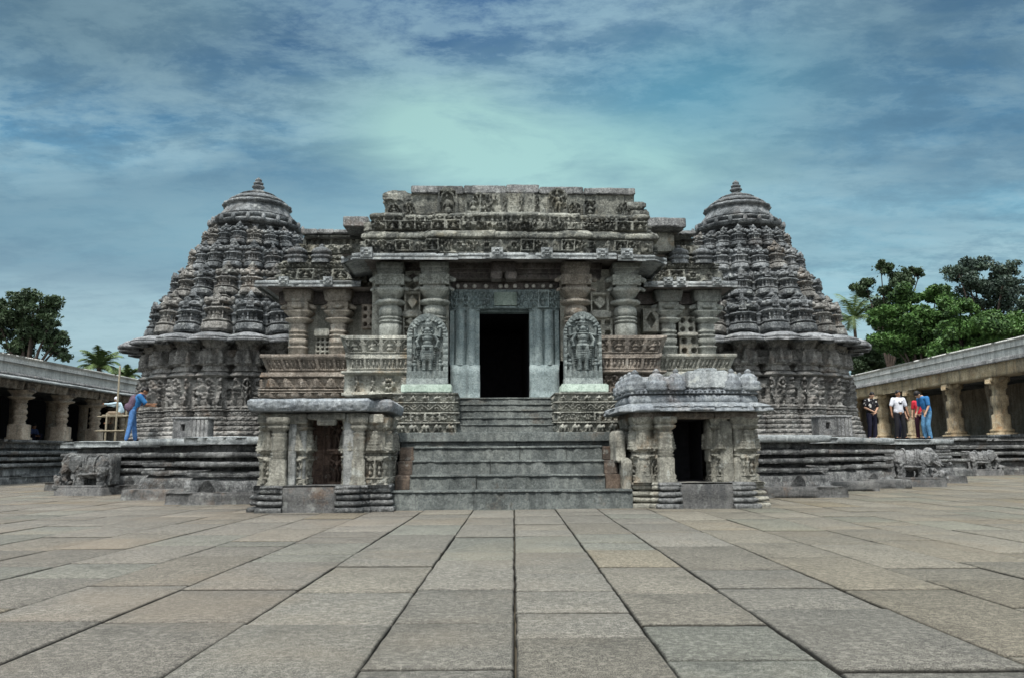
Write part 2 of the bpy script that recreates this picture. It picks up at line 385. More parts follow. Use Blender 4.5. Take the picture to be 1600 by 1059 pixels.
M['greycol'] = stone('grey_pillar_stone', (.17, .135, .10), (.42, .35, .27), (.60, .53, .43), st=.25, block=(9, 9, 9), bt=.02, bump=.4, drip=.3)
M['elep'] = stone('elephant_stone', (.10, .105, .11), (.27, .275, .275), (.52, .52, .51), st=.1, block=(9, 9, 9), bt=.05, bump=.8, vor=.3, lich=.4)

M['hallcool'] = stone('cool_pillar_stone', (.17, .18, .165), (.37, .39, .355), (.62, .65, .60), st=.15, vor=.1, bt=.15, lich=.4, drip=.3)
M['hallwarm'] = stone('warm_pillar_stone', (.17, .15, .125), (.38, .34, .285), (.62, .58, .50), st=.5, vor=.1, bt=.2, lich=.4, drip=.35)
# paving
def paving_mat():
    m, n, b = newmat('granite_paving'); g = n.new('ShaderNodeNewGeometry').outputs['Position']
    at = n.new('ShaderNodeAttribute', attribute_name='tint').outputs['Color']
    sp = n.noise(g, 62, 3, .9); sp2 = n.noise(g, 210, 2, .8)
    c = n.mix(n.ramp(n.noise(g, .8, 7, .7), [(.3, 0.0), (.7, 1.0)]), (.042, .038, .031), (.086, .081, .067))
    c = n.mix(n.ramp(sp, [(.42, .95), (.51, 0.0)]), c, (.02, .02, .018))
    sp3 = n.noise(g, 19, 5, .85); c = n.mix(n.ramp(sp3, [(.42, .75), (.51, 0.0)]), c, (.032, .032, .028)); c = n.mix(n.ramp(sp3, [(.50, 0.0), (.58, .7)]), c, (.20, .195, .17))
    c = n.mix(n.ramp(sp2, [(.50, 0.0), (.60, .8)]), c, (.34, .33, .29))
    c = n.mix(n.ramp(n.noise(n.vmul(g, (1, 1, 1), (7, 3, 0)), 2.3, 8, .75), [(.52, 0.0), (.68, .5)]), c, (.045, .043, .036))
    c = n.mix(n.ramp(n.noise(n.vmul(g, (1, 1, 1), (1, 13, 0)), .35, 5, .6), [(.52, 0.0), (.66, .4)]), c, (.17, .145, .11))
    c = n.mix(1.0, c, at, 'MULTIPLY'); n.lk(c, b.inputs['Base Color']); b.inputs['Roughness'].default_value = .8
    bp = n.new('ShaderNodeBump'); bp.inputs['Strength'].default_value = .7; bp.inputs['Distance'].default_value = .012
    n.lk(n.math('ADD', n.noise(g, 60, 6, .8), n.math('MULTIPLY', n.noise(g, 6, 4, .6), 1.5)), bp.inputs['Height']); n.lk(bp.outputs[0], b.inputs['Normal'])
    return m
M['pave'] = paving_mat()
M['earth'] = plain('bare_earth', (.10, .085, .06), .95, .4, .3)

# ================================================================== GROUND
mb = MB(); mb.add([(-600, -60, -.06), (600, -60, -.06), (600, 900, -.06), (-600, 900, -.06)], [(0, 1, 2, 3)])
tag(mb.build('ground', M['earth'], base=(0, 0, 0), frame='W'), kind='structure')
def paving():
    V = []; Q = []; TN = []; n = 0; r = random.Random(3)
    x = -34.0; cols = []
    xs = []
    while x < 36: w = r.uniform(.78, 1.0); xs.append((x, x+w)); x += w
    # centre joint runs through the camera's axis
    sh = min((a for a, b in xs), key=lambda a: abs(a)); xs = [(a-sh, b-sh) for a, b in xs]
    for ci, (a, b) in enumerate(xs):
        y = .5+r.uniform(0, 1.2)-2
        sk = r.uniform(-.012, .012)
        while y < 62:
            L = r.uniform(1.0, 2.2) if r.random() < .85 else r.uniform(.5, 1)
            if abs(a) < 1.5: L = r.uniform(.75, 1.9)
            if y > 22: L *= 1.0
            g = .006; gy = r.uniform(.006, .010 if y < 9 else .016); x0, x1, y0, y1 = a+g, b-g, y+gy, y+L-gy
            # perimeter points with worn edges
            near = y < 14; k = 7 if near else 2; pts = []
            for (p, q) in (((x0, y0), (x1, y0)), ((x1, y0), (x1, y1)), ((x1, y1), (x0, y1)), ((x0, y1), (x0, y0))):
                for i in range(k):
                    t = i/k; pts.append((p[0]+(q[0]-p[0])*t, p[1]+(q[1]-p[1])*t))
            cxm, cym = (x0+x1)/2, (y0+y1)/2; jt = .003 if near else .002
            tx, ty, tz = r.uniform(-.004, .004), r.uniform(-.003, .003), r.uniform(-.006, .006)
            m = len(pts); ring0 = []; ring1 = []; ring2 = []
            for (px, py) in pts:
                dx, dy = px-cxm, py-cym; jx, jy = r.gauss(0, jt), r.gauss(0, jt)
                z = tz+tx*dx+ty*dy
                px += jx+sk*dy*0; py += jy
                ring0.append((px, py, -.05)); ring1.append((px, py, z-.012))
                s = 1-.016/max(abs(dx), .2) if abs(dx) > .1 else 1; s2 = 1-.016/max(abs(dy), .2) if abs(dy) > .1 else 1
                ring2.append((cxm+(px-cxm)*s, cym+(py-cym)*s2, z))
            V += ring0+ring1+ring2+[(cxm, cym, tz)]
            f = r.uniform(.84, 1.10); hue = r.random()
            col = (f, f*.985, f*.97) if hue < .5 else ((f*1.02, f*.98, f*.93) if hue < .75 else ((f*.96, f*1.0, f*.98) if hue < .93 else (f*1.08, f*1.0, f*.87)))
            if cxm < -2: col = (col[0]*1.02, col[1]*.99, col[2]*.985)
            if cxm > 2.5: col = (col[0]*1.03, col[1]*1.0, col[2]*.94)
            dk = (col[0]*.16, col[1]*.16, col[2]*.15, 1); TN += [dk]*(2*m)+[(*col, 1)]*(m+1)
            for i in range(m):
                j = (i+1) % m
                Q += [(n+i, n+j, n+m+j, n+m+i), (n+m+i, n+m+j, n+2*m+j, n+2*m+i)]
                V_t.append((n+2*m+i, n+2*m+j, n+3*m))
            n += 3*m+1; y += L
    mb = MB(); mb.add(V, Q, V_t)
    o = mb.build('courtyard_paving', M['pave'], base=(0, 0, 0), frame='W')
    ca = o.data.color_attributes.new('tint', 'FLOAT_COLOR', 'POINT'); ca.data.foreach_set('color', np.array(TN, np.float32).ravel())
    tag(o, kind='structure')
V_t = []
paving()

# ================================================================== PLATFORM
plat_poly = [(-14, 34), (-14, 27.2), (-12.2, 27.2), (-12.2, 24.4), (-9.0, 24.4), (-9.0, 21.2), (-7.15, 21.2), (-7.15, 19.15), (5.6, 19.15),
             (5.6, 20.25), (7.95, 20.25), (7.95, 23.4), (10.2, 23.4), (10.2, 24.9), (11.9, 24.9), (11.9, 28.4), (15.7, 28.4), (15.7, 34)]
plat = thing('temple_platform', 'star-shaped dark stone temple platform with stacked slab mouldings all round', 'platform', (0, 18, 0))
mb = MB()
sweep(mb, plat_poly, [B(.24, .52, .10, .06, blk=1.1, ba=.07), B(.52, .60, .0, -.06, blk=.8),
    B(.60, .60, -.12, .05, nz=2), B(.60, .72, .06, r=.03, blk=.9, ba=.045, nz=5), B(.72, .72, .05, -.34, nz=2), B(.72, .82, -.34),
    B(.82, .82, -.34, .05, nz=2), B(.82, .94, .06, r=.03, blk=1.2, ba=.05, nz=5), B(.94, .94, .05, -.34, nz=2), B(.94, 1.04, -.34),
    B(1.04, 1.04, -.34, .05, nz=2), B(1.04, 1.16, .07, r=.03, blk=1.0, ba=.05, nz=5), B(1.16, 1.16, .05, -.24, nz=2), B(1.16, 1.33, -.24),
    B(1.33, 1.34, -.24, .06, nz=2)], ds=.07, er=.02, seed=1)
mb.build('wall', M['plat'], plat)
mb = MB()
sweep(mb, plat_poly, [B(-.04, .0, .42, .42), B(0, .25, .42, .40, blk=1.5, ba=.05), B(.25, .27, .38, .02, nz=3)], ds=.09, er=.02, seed=2)
mb.build('footing', M['foot'], plat)
mb = MB()
G = sweep(mb, plat_poly, [B(1.33, 1.34, -.10, .13, nz=2), B(1.34, 1.49, .14, .15, blk=1.3, ba=.04), B(1.49, 1.515, .14, -.05, nz=3)], ds=.07, er=.016, seed=3)
from mathutils.geometry import tessellate_polygon
pp = [(p[0], p[1]) for p in plat_poly]
tri = tessellate_polygon([[Vector((a, b, 0)) for a, b in pp]])
v = [(a, b, 1.505) for a, b in pp]
tt = []
for t in tri:
    a, b, c = [np.array(pp[i]) for i in t]; cr = (b[0]-a[0])*(c[1]-a[1])-(b[1]-a[1])*(c[0]-a[0]); tt.append(t if cr > 0 else t[::-1])
mb.add(v, None, tt)
mb.build('top_slab', M['eave'], plat)
# broken triangular nubs leaning on the lowest moulding
mb = MB(True); r = random.Random(5)
def nub(x, y, nx, ny, w, h):
    mb.seg()
    tx, ty = -ny, nx
    pts = [(-w, 0), (w, 0), (w*.8, h*.5), (w*.25, h), (-w*.2, h*.92), (-w*.8, h*.45)]
    f = [(x+tx*a+nx*.16, y+ty*a+ny*.16, .27+b) for a, b in pts]; k = [(x+tx*a-nx*.05, y+ty*a-ny*.05, .27+b*.95) for a, b in pts]
    mb.add(f+k, [(i, (i+1) % 6, 6+(i+1) % 6, 6+i) for i in range(6)], [(0, 5, 4), (0, 4, 3), (0, 3, 2), (0, 2, 1)])
    mb.add(f, None, [(0, 1, 2), (0, 2, 3), (0, 3, 4), (0, 4, 5)])
for a, b in zip(plat_poly[2:-2], plat_poly[3:-1]):
    L = math.hypot(b[0]-a[0], b[1]-a[1]); dx, dy = (b[0]-a[0])/L, (b[1]-a[1])/L; k = int(L/.95)
    for i in range(k):
        if r.random() < .25: continue
        t = (i+.5+r.uniform(-.15, .15))/k*L; nub(a[0]+dx*t, a[1]+dy*t, dy, -dx, r.uniform(.12, .2), r.uniform(.17, .3))
mb.build('antefix', M['plat'], plat)
# lower terrace wing far right (behind the second elephant)
tr = thing('low_terrace', 'low dark moulded terrace beyond the elephants at far right', 'terrace', (20, 36.6, 0))
mb = MB(); pl = [(12.5, 37.0), (19.6, 37.0), (19.6, 36.3), (21.0, 36.3), (21.0, 37.6), (36, 37.6)]
sweep(mb, pl, [B(-.04, .3, .25, .22, blk=1.6), B(.3, .62, .02, 0, blk=1.2), B(.62, .62, 0, .12, nz=2), B(.62, .76, .14, t='bead', w=.3, a=.04, r=.02), B(.76, .76, .1, -.2, nz=2), B(.76, .9, -.2),
    B(.9, .9, -.2, .1, nz=2), B(.9, 1.06, .1, r=.03, blk=1.4), B(1.06, 1.06, .1, -.15, nz=2), B(1.06, 1.2, -.15), B(1.2, 1.2, -.15, .12, nz=2), B(1.2, 1.36, .1, r=.03, blk=1.4), B(1.36, 1.36, .1, -.1, nz=2), B(1.36, 1.56, -.08, t='dentil', w=.25, a=.07), B(1.56, 1.56, -.1, .14, nz=2), B(1.56, 1.68, .14, blk=1.6), B(1.68, 1.69, .14, -.4, nz=2), B(1.69, 1.69, -.4, -8, nz=2)], ds=.12, er=.02, seed=9)
mb.build('wall', M['plat'], tr)

# ================================================================== FRONT STAIR
st = thing('front_staircase', 'wide flight of worn grey stone steps climbing between the two small shrines', 'staircase', (.07, 17, 0))
lv = [0, .375, .67, .96, 1.25, 1.555]; xl = [-2.42, -2.28, -2.27, -2.28, -2.3]; xr = [2.5, 2.32, 2.35, 2.38, 2.42]
for i in range(5):
    y0 = 16.48+.40*i+(0.05 if i else 0); mb = MB(); z1 = lv[i+1]; z0 = lv[i]-.02
    e = .0 if i in (0, 4) else .30
    rng_seed = i*1.7
    cuts = [xl[i]+e, -.7+.5*hsh(i, 2)*2, xr[i]-e] if i not in (3,) else [xl[i]+e, .3, 1.3, xr[i]-e]
    cuts = sorted(float(c) for c in cuts)
    for k in range(len(cuts)-1):
        rbox(mb, cuts[k]+.004, cuts[k+1]-.004, y0+.03+.008*k, y0+1.0, z0, z1-.045, ch=.012, er=.018, seed=rng_seed+k, ds=.07)
        rbox(mb, cuts[k]+.004, cuts[k+1]-.004, y0+.008*k, y0+1.0, z1-.043, z1+.003*k, ch=.014, er=.012, seed=rng_seed+k+.3, ds=.05)
    s = mb.build('step', M['step'], st)
    if e:
        for (a, b) in ((xl[i], xl[i]+e), (xr[i]-e, xr[i])):
            m2 = MB(); rbox(m2, a+.004, b-.004, y0+.015, y0+1.0, z0, z1-.006, ch=.025, er=.02, seed=a, ds=.07)
            tag(m2.build('end_block', M['rust'], s), 'rusty brown end block')
mb = MB(); rbox(mb, -2.5, 2.6, 18.1, 19.2, 1.35, 1.56, seed=4); mb.build('landing', M['step'], st)
mb = MB(); rbox(mb, 2.26, 2.44, 17.0, 17.9, .9, 1.56, er=.03, ds=.06, ch=.05, seed=2); rbox(mb, 2.36, 2.52, 16.75, 17.5, .3, 1.0, er=.03, ds=.06, ch=.05, seed=3)
mb.build('side_post', M['shrine'], st)

# ================================================================== MAIN HALL
hall = thing('temple_hall', 'carved stone hall with a dark central doorway and pillars, between the two towers', 'temple hall', (0, 20.6, 1.5))
# plinth with animal friezes, flanking the upper stair
def plinth_bands(z0, lift=0):
    return [B(z0, z0+.07, .14, .14), B(z0+.07, z0+.09, .06), B(z0+.09, z0+.29, .05, t='elephant', w=.27, a=.09), B(z0+.29, z0+.32, .14), B(z0+.32, z0+.34, .02),
            B(z0+.34, z0+.52, .04, t='mixed', w=.3, a=.07), B(z0+.52, z0+.55, .12), B(z0+.55, z0+.57, .0), B(z0+.57, z0+.76, .03, t='scroll', w=.3, a=.06),
            B(z0+.76, z0+.79, .10), B(z0+.79, z0+.81, .0), B(z0+.81, z0+.96, .02, t='rider', w=.26, a=.06), B(z0+.96, z0+1.0, .09)]
mb = MB()
sweep(mb, [(-6.15, 27), (-6.15, 21.6), (-3.7, 21.6), (-3.7, 19.75), (-2.5, 19.75), (-2.5, 19.15), (-1.17, 19.15), (-1.17, 20.6)], plinth_bands(1.5), ds=.02, er=.01, seed=5, dz=.022)
sweep(mb, [(1.27, 20.6), (1.27, 19.15), (2.62, 19.15), (2.62, 19.75), (3.75, 19.75), (3.75, 21.6), (6.1, 21.6), (6.1, 27)], plinth_bands(1.5), ds=.02, er=.01, seed=6, dz=.022)
mb.add([(-6.15, 21.5, 2.495), (-3.7, 21.5, 2.495), (-3.7, 19.7, 2.495), (-1.17, 19.1, 2.495), (-1.17, 21.5, 2.495), (-2.5, 19.1, 2.495)], [(3, 4, 2, 5)], [])
mb.add([(-3.75, 19.7, 2.49), (-1.17, 19.7, 2.49), (-1.17, 22, 2.49), (-3.75, 22, 2.49)], [(0, 1, 2, 3)])
mb.add([(-2.5, 19.1, 2.488), (-1.17, 19.1, 2.488), (-1.17, 19.8, 2.488), (-2.5, 19.8, 2.488)], [(0, 1, 2, 3)])
mb.add([(1.27, 19.7, 2.49), (3.75, 19.7, 2.49), (3.75, 22, 2.49), (1.27, 22, 2.49)], [(0, 1, 2, 3)])
mb.add([(1.27, 19.1, 2.488), (2.62, 19.1, 2.488), (2.62, 19.8, 2.488), (1.27, 19.8, 2.488)], [(0, 1, 2, 3)])
mb.build('plinth', M['hall'], hall)
# upper flight
for i, (z, y) in enumerate([(1.78, 19.12), (1.95, 19.38), (2.14, 19.64), (2.30, 19.9), (2.46, 20.16)]):
    mb = MB(); rbox(mb, -1.16, 1.26, y+.025, 20.75 if i > 2 else y+.7, z-.3, z-.04, ch=.012, er=.012, seed=i, ds=.07); rbox(mb, -1.16, 1.26, y, 20.75 if i > 2 else y+.7, z-.038, z, ch=.012, er=.008, seed=i+.4, ds=.05); mb.build('step', M['step'], hall)
mb = MB(True)
for s, x in ((0, -1.30), (1, 1.26)): rbox(mb, x, x+.05+.0*s, 19.2, 20.5, 1.56, 2.5, er=.006, seed=s)
mb.build('stair_cheek', M['hall'], hall)
# parapet bench: sloping panel rows of the centre bay
def prow(z0, z1, o0, o1, t, w, a): return [B(z0, z0+.05, o0+.06), B(z0+.05, z1-.06, o0, o1, t=t, w=w, a=a), B(z1-.06, z1, o1+.07)]
cb = [B(2.49, 2.55, .16)] + [B(2.55, 2.98, 0, .0, t='mixed', w=.36, a=.11)] + [B(2.98, 3.02, .05, .16), B(3.02, 3.07, .18)] + prow(3.07, 3.46, 0, .03, 'panel', .42, .06) + prow(3.46, 3.92, .04, .14, 'niche', .36, .06) + [B(3.92, 3.94, .2, -.2)]
mb = MB(); sweep(mb, [(-3.72, 21.7), (-3.72, 19.85), (-2.2, 19.85), (-2.2, 20.6)], cb, ds=.018, er=.008, seed=11, dz=.02)
tag(mb.build('parapet', M['hall'], hall), 'pale grey-green carved parapet')
mb = MB(); sweep(mb, [(2.25, 20.6), (2.25, 19.85), (3.78, 19.85), (3.78, 21.7)], cb, ds=.018, er=.008, seed=12, dz=.02)
tag(mb.build('parapet', M['red'], hall), 'ochre-stained carved parapet')
wb = [B(2.49, 2.55, .22), B(2.55, 2.68, .08, .12, t='stool', w=.34, a=.10, r=.02), B(2.68, 2.71, .22), B(2.71, 2.74, .1), B(2.74, 2.79, .2, r=.02), B(2.79, 2.82, .06), B(2.82, 3.06, .06, .1, t='turret', w=.36, a=.13), B(3.06, 3.10, .06), B(3.10, 3.22, .2, .16)] + \
     [B(3.22, 3.27, .02), B(3.27, 3.60, .0, .12, t='panel', w=.44, a=.055), B(3.60, 3.69, .2, r=.01), B(3.69, 3.70, .2, -.3)]
mb = MB(); sweep(mb, [(-6.12, 27), (-6.12, 21.65), (-3.5, 21.65)], wb, ds=.018, er=.008, seed=13, dz=.02)
tag(mb.build('parapet', M['red'], hall), 'reddish sloping carved parapet of the wing')
mb = MB(); sweep(mb, [(3.5, 21.65), (6.05, 21.65), (6.05, 27)], wb, ds=.018, er=.008, seed=14, dz=.02)
tag(mb.build('parapet', M['hall'], hall), 'grey sloping carved parapet of the wing')
# walls behind the pillars and the dark inside
mb = MB()
wbd = [B(3.4, 5.75, 0, nz=12)]
sweep(mb, [(-5.75, 27), (-5.75, 22.1), (-3.3, 22.1), (-3.3, 20.5), (-1.36, 20.5)], wbd, ds=.2, er=.01, seed=15)
sweep(mb, [(1.46, 20.5), (3.35, 20.5), (3.35, 22.1), (5.7, 22.1), (5.7, 27)], wbd, ds=.2, er=.01, seed=16)
sweep(mb, [(-1.36, 20.95), (1.46, 20.95)], [B(5.1, 5.75, 0)], ds=.2, er=0)
sweep(mb, [(6.05, 27), (-6.1, 27)], [B(1.5, 7.0, 0, nz=10)], ds=.4, er=.02)
mb.build('wall', M['hall'], hall)
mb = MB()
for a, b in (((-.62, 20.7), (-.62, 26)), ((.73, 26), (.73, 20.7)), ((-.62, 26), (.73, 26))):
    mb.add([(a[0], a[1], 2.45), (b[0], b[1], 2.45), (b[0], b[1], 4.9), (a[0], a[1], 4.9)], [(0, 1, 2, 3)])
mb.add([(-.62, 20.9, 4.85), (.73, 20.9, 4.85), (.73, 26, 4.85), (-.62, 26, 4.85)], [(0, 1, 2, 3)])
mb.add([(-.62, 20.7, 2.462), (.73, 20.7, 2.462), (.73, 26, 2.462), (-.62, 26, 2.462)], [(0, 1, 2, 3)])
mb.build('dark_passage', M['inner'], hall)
# door frame
df = MB(True)
def fluted(x0, x1, z0, z1, y, flip):
    w = x1-x0
    def hf(U, V):
        u = (U+1)/2; u = u if not flip else 1-u
        h = np.where(u < .14, .02, np.where(u < .20, -.10, np.where(u < .5, .06+.05*np.sin((u-.2)/.3*pi), np.where(u < .56, -.06, .04+.06*np.sin((u-.56)/.30*pi)))))
        return h-np.where(u > .86, .03, 0)
    relief(df, (x0, y, z0), w, z1-z0, 60, 8, hf, depth=.35)
fluted(-1.34, -.59, 3.3, 4.72, 20.62, False); fluted(.69, 1.44, 3.3, 4.72, 20.62, True)
rbox(df, -1.32, -.58, 20.53, 21.0, 2.47, 3.31, seed=1); rbox(df, .68, 1.42, 20.53, 21.0, 2.47, 3.31, seed=2)
rbox(df, -1.36, -.57, 20.58, 20.9, 4.69, 4.75, ch=.01, seed=3); rbox(df, .67, 1.46, 20.58, 20.9, 4.69, 4.75, ch=.01, seed=4)
rbox(df, -.60, .70, 20.75, 21.1, 4.69, 4.80); df.build('jamb', M['door'], hall); df = MB()
relief(df, (-1.36, 20.6, 4.74), 2.82, .46, 240, 40, lambda U, V: .14*tile('mixed', ((U+1)*5) % 1, V, hsh(np.floor((U+1)*5)))+.03, depth=.4)
rbox(df, -1.36, 1.46, 20.55, 20.9, 5.19, 5.23, ch=.01); rbox(df, -1.38, 1.48, 20.5, 20.95, 4.955, 4.985, ch=.008)
dfo = df.build('door_lintel', M['door'], hall)
df = MB(); rbox(df, -.22, .36, 20.42, 20.7, 4.80, 5.14, ch=.012); df.build('lintel_slab', M['green'], dfo)
df = MB(); rbox(df, -1.36, 1.46, 20.66, 21.0, 5.24, 5.44, seed=3); df.build('boss_band', M['beam'], dfo); df = MB(True)
for x in (-1.15, -.95, -.72, -.42, -.05, .1, .32, .62, .8, 1.05, 1.25): ball(df, (x, 20.63, 5.33), (.06, .07, .06), 8, 6)
df.build('boss', M['lime'], dfo)
# pillars
def pillar(x, y, z0, rr, mat, base=3.3, top=5.78, bracket=True, kind=0):
    m = MB(); c = (x, y, 0)
    pr = [(rr*q[0],)+tuple(q[1:]) for q in [(.95, base), (.95, 3.95), (1.0, 3.98), (1.03, 4.1), (1.0, 4.25), (.86, 4.27), (.86, 4.29), (1.05, 4.31), (1.05, 4.34), (.86, 4.36), (.86, 4.38), (1.05, 4.40), (1.05, 4.43), (.86, 4.45), (.86, 4.47), (1.03, 4.49), (1.03, 4.60), (.95, 4.69),
          (.72, 4.71), (.72, 4.74), (1.3, 4.77), (1.40, 4.81), (1.32, 4.85), (.74, 4.87), (.74, 4.91), (.98, 4.96, .4), (1.2, 5.05, .8), (1.3, 5.08, .9), (1.3, 5.14, .9), (1.0, 5.16, .9), (1.0, 5.26, .9)]]
    lathe(m, c, pr, 48, star=.045 if kind == 1 else .03, ns=8 if kind == 1 else 16)
    o = m.build('pillar', mat, hall)
    k = MB(); w = rr*1.2
    relief(k, (x-w*1.12, y-w*.95, 5.22), w*2.24, .25, 60, 22, lambda U, V: .05*tile('foliage', (U+1)/2, V, np.full(U.shape, hsh(x)))+.02*V, depth=w*1.9)
    for i, (ww, za, zb) in enumerate(((.95, 5.47, 5.55), (1.0, 5.55, 5.64), (1.08, 5.64, top))): rbox(k, x-w*ww, x+w*ww, y-w*ww, y+w*ww, za, zb+.002, ch=.012, seed=x+i)
    if bracket:
        for s in (-1, 1):
            cap_(k, (x+s*w*1.0, y-.1, 5.42), (x+s*w*1.45, y-.15, 5.36), .09, .06, 8); cap_(k, (x+s*w*1.1, y-.12, 5.16), (x+s*w*1.4, y-.2, 5.10), .05, .04, 8)
    k.build('capital', mat, o)
for (x, y, rr, mt, kd) in ((-2.80, 20.2, .265, M['hallcool'], 1), (-1.70, 20.15, .275, M['hallcool'], 0), (1.82, 20.15, .275, M['hallwarm'], 0), (3.08, 20.2, .265, M['hallcool'], 1),): pillar(x, y, 3.3, rr, mt, kind=kd)
def wing_pillar(x, y, mt):
    m = MB(); sc = .86
    pr = [(.22, 3.5, .8), (.22, 3.86, .8), (.25, 3.88, .8), (.25, 3.92, .8), (.19, 3.94, .8), (.19, 3.98, .8), (.23, 4.0, .7), (.24, 4.12, .5), (.19, 4.14, .4), (.19, 4.17, .4), (.25, 4.19, .3), (.25, 4.23, .3), (.19, 4.25, .3), (.19, 4.28, .3), (.25, 4.30, .3), (.25, 4.34, .3), (.21, 4.36, .4), (.24, 4.5, .3), (.17, 4.53, .5), (.36, 4.62, .2), (.38, 4.66, .2), (.24, 4.7, .4), (.36, 4.82, .9), (.38, 4.86, .9), (.27, 4.88, .9)]
    lathe(m, (x, y, 0), pr, 28, star=.02); o = m.build('pillar', mt, hall); k = MB()
    rbox(k, x-.27, x+.27, y-.27, y+.27, 4.88, 5.12, t='flower', w=.5, a=.04, seed=x)
    cap_(k, (x-.1, y-.3, 4.97), (x+.1, y-.3, 4.97), .06, .06, 8)
    for s in (-1, 1): cap_(k, (x+s*.3, y-.1, 5.0), (x+s*.42, y-.1, 4.97), .08, .06, 8)
    rbox(k, x-.33, x+.33, y-.3, y+.3, 5.12, 5.42, ch=.012, seed=x, taper=.06); k.build('capital', mt, o)
for x, mt in ((-5.42, M['hallwarm']), (-4.36, M['hallwarm']), (4.50, M['hallcool']), (5.55, M['hallcool'])): wing_pillar(x, 21.85, mt)
# lattice screens with pierced holes
def lattice(x, y, z, w, h, nx, nz, kind, mt, seed=0):
    def hf(U, V):
        a = ((U+1)/2*nx) % 1-.5; b = (V*nz) % 1-.5
        if kind == 'dot': hole = np.hypot(a, b) < .3
        elif kind == 'dia': hole = (abs(a) < .40) & (abs(b) < .40) & (abs(a)+abs(b) > .36)
        else: hole = abs(a)+abs(b) < .33
        H = np.where(hole, -.28, 0.0)
        if kind == 'dia': H = np.where((abs(a)+abs(b) < .33), .02, H)
        return H+np.where((abs(U) > .97) | (V < .02) | (V > .98), .015, 0)
    m = MB(); relief(m, (x, y, z), w, h, int(w/.012), int(h/.012), hf, depth=.32); m.build('lattice_screen', mt, hall)
lattice(-2.47, 20.28, 4.60, .40, .52, 1, 1, 'dia', M['hall']); lattice(-2.45, 20.28, 5.14, .38, .5, 1, 2, 'd2', M['hall']); lattice(-2.50, 20.3, 3.92, .40, .60, 1, 2, 'dia', M['hall'])
lattice(2.22, 20.28, 4.60, .46, .50, 1, 1, 'dia', M['hall']); lattice(2.28, 20.3, 3.95, .48, .5, 2, 2, 'dot', M['hall'])
lattice(-4.98, 21.9, 3.70, .50, .5, 4, 4, 'dot', M['hall']); lattice(-3.68, 21.3, 4.35, .55, .62, 3, 3, 'dot', M['red']); lattice(3.80, 21.6, 4.3, .42, .62, 1, 1, 'd2', M['hall'])
lattice(4.80, 21.8, 4.28, .45, .46, 2, 2, 'dot', M['hall']); lattice(4.82, 21.84, 3.70, .52, .52, 2, 2, 'dot', M['hall'])
mb = MB(True)
for (x0, x1, y, z0, z1) in ((-2.5, -2.02, 20.14, 4.46, 4.60), (2.18, 2.72, 20.14, 4.44, 4.60), (4.75, 5.3, 21.7, 4.20, 4.30), (-5.0, -4.6, 21.75, 4.2, 4.42)): rbox(mb, x0, x1, y, y+.3, z0, z1, ch=.03, er=.01, seed=x0)
mb.build('ledge', M['hall'], hall)
# beams and ceiling
mb = MB(True); rbox(mb, -2.4, 2.5, 20.35, 20.8, 5.47, 5.60, ch=.008, er=.004); rbox(mb, -2.4, 2.5, 20.3, 20.8, 5.605, 5.70, ch=.008, er=.004); rbox(mb, -2.42, 2.52, 20.25, 20.8, 5.705, 5.86, ch=.008, er=.004)
rbox(mb, -6.0, -3.5, 21.9, 22.3, 5.1, 5.42, er=.004); rbox(mb, 3.5, 6.0, 21.9, 22.3, 5.1, 5.42, er=.004)
mb.build('beam', M['beam'], hall)
mb = MB(); rbox(mb, -.30, .32, 20.05, 20.6, 5.58, 5.84, ch=.01)
for x in (-.16, .2): rbox(mb, x-.13, x+.13, 20.0, 20.5, 5.40, 5.60, t='flower', w=.3, a=.03, seed=x)
mb.build('bracket', M['beam'], hall)
mb = MB(); mb.add([(-3.9, 19.4, 5.86), (3.95, 19.4, 5.86), (3.95, 22, 5.86), (-3.9, 22, 5.86)], [(3, 2, 1, 0)]); mb.add([(-6.2, 21.3, 5.44), (6.2, 21.3, 5.44), (6.2, 26.9, 5.44), (-6.2, 26.9, 5.44)], [(3, 2, 1, 0)])
mb.build('ceiling', M['beam'], hall)
# eaves
def eave(pts, z, name, seed, t=.2, mat=None, over=.55):
    m = MB(); sweep(m, pts, [B(z+.14, z+.02, -over, -.08, t='dentil', w=.05, a=.018), B(z+.02, z, -.08, 0), B(z, z+.05, 0, .015, blk=.7, ba=.01), B(z+.05, z+.07, -.015), B(z+.07, z+.15, .0, -.01, blk=.9, ba=.012), B(z+.15, z+.30, -.02, -over-.1, r=.05, blk=.9, ba=.01)], ds=.045, er=.010, seed=seed, dz=.05)
    return m.build(name, mat or M['eave'], hall)
eave([(-3.98, 22), (-3.98, 19.75), (-3.6, 19.35), (-1.1, 19.35)], 5.72, 'eave', 21); eave([(-1.09, 19.33), (2.75, 19.33)], 5.735, 'eave', 22); eave([(2.78, 19.37), (3.7, 19.37), (4.05, 19.72), (4.05, 22)], 5.70, 'eave', 23)
eave([(-6.45, 24.5), (-6.45, 21.15), (-3.7, 21.15)], 5.42, 'eave', 24); eave([(3.75, 21.15), (6.28, 21.15), (6.28, 24.5)], 5.42, 'eave', 25)
# rosettes on the eave edge
mb = MB(True)
for x, z in ((-3.3, 5.86), (-.15, 5.87), (1.05, 5.87), (2.4, 5.85), (3.0, 5.85)): relief(mb, (x-.14, 19.30, z-.09), .28, .24, 24, 20, lambda U, V: .05*tile('flower', (U+1)/2, V, np.zeros(U.shape)), depth=.1)
for x in (-5.7, -4.55, 4.4, 5.7, 4.75): relief(mb, (x-.12, 21.10, 5.46), .24, .22, 24, 20, lambda U, V: .05*tile('flower', (U+1)/2, V, np.zeros(U.shape)), depth=.1)
mb.build('rosette', M['eave'], hall)
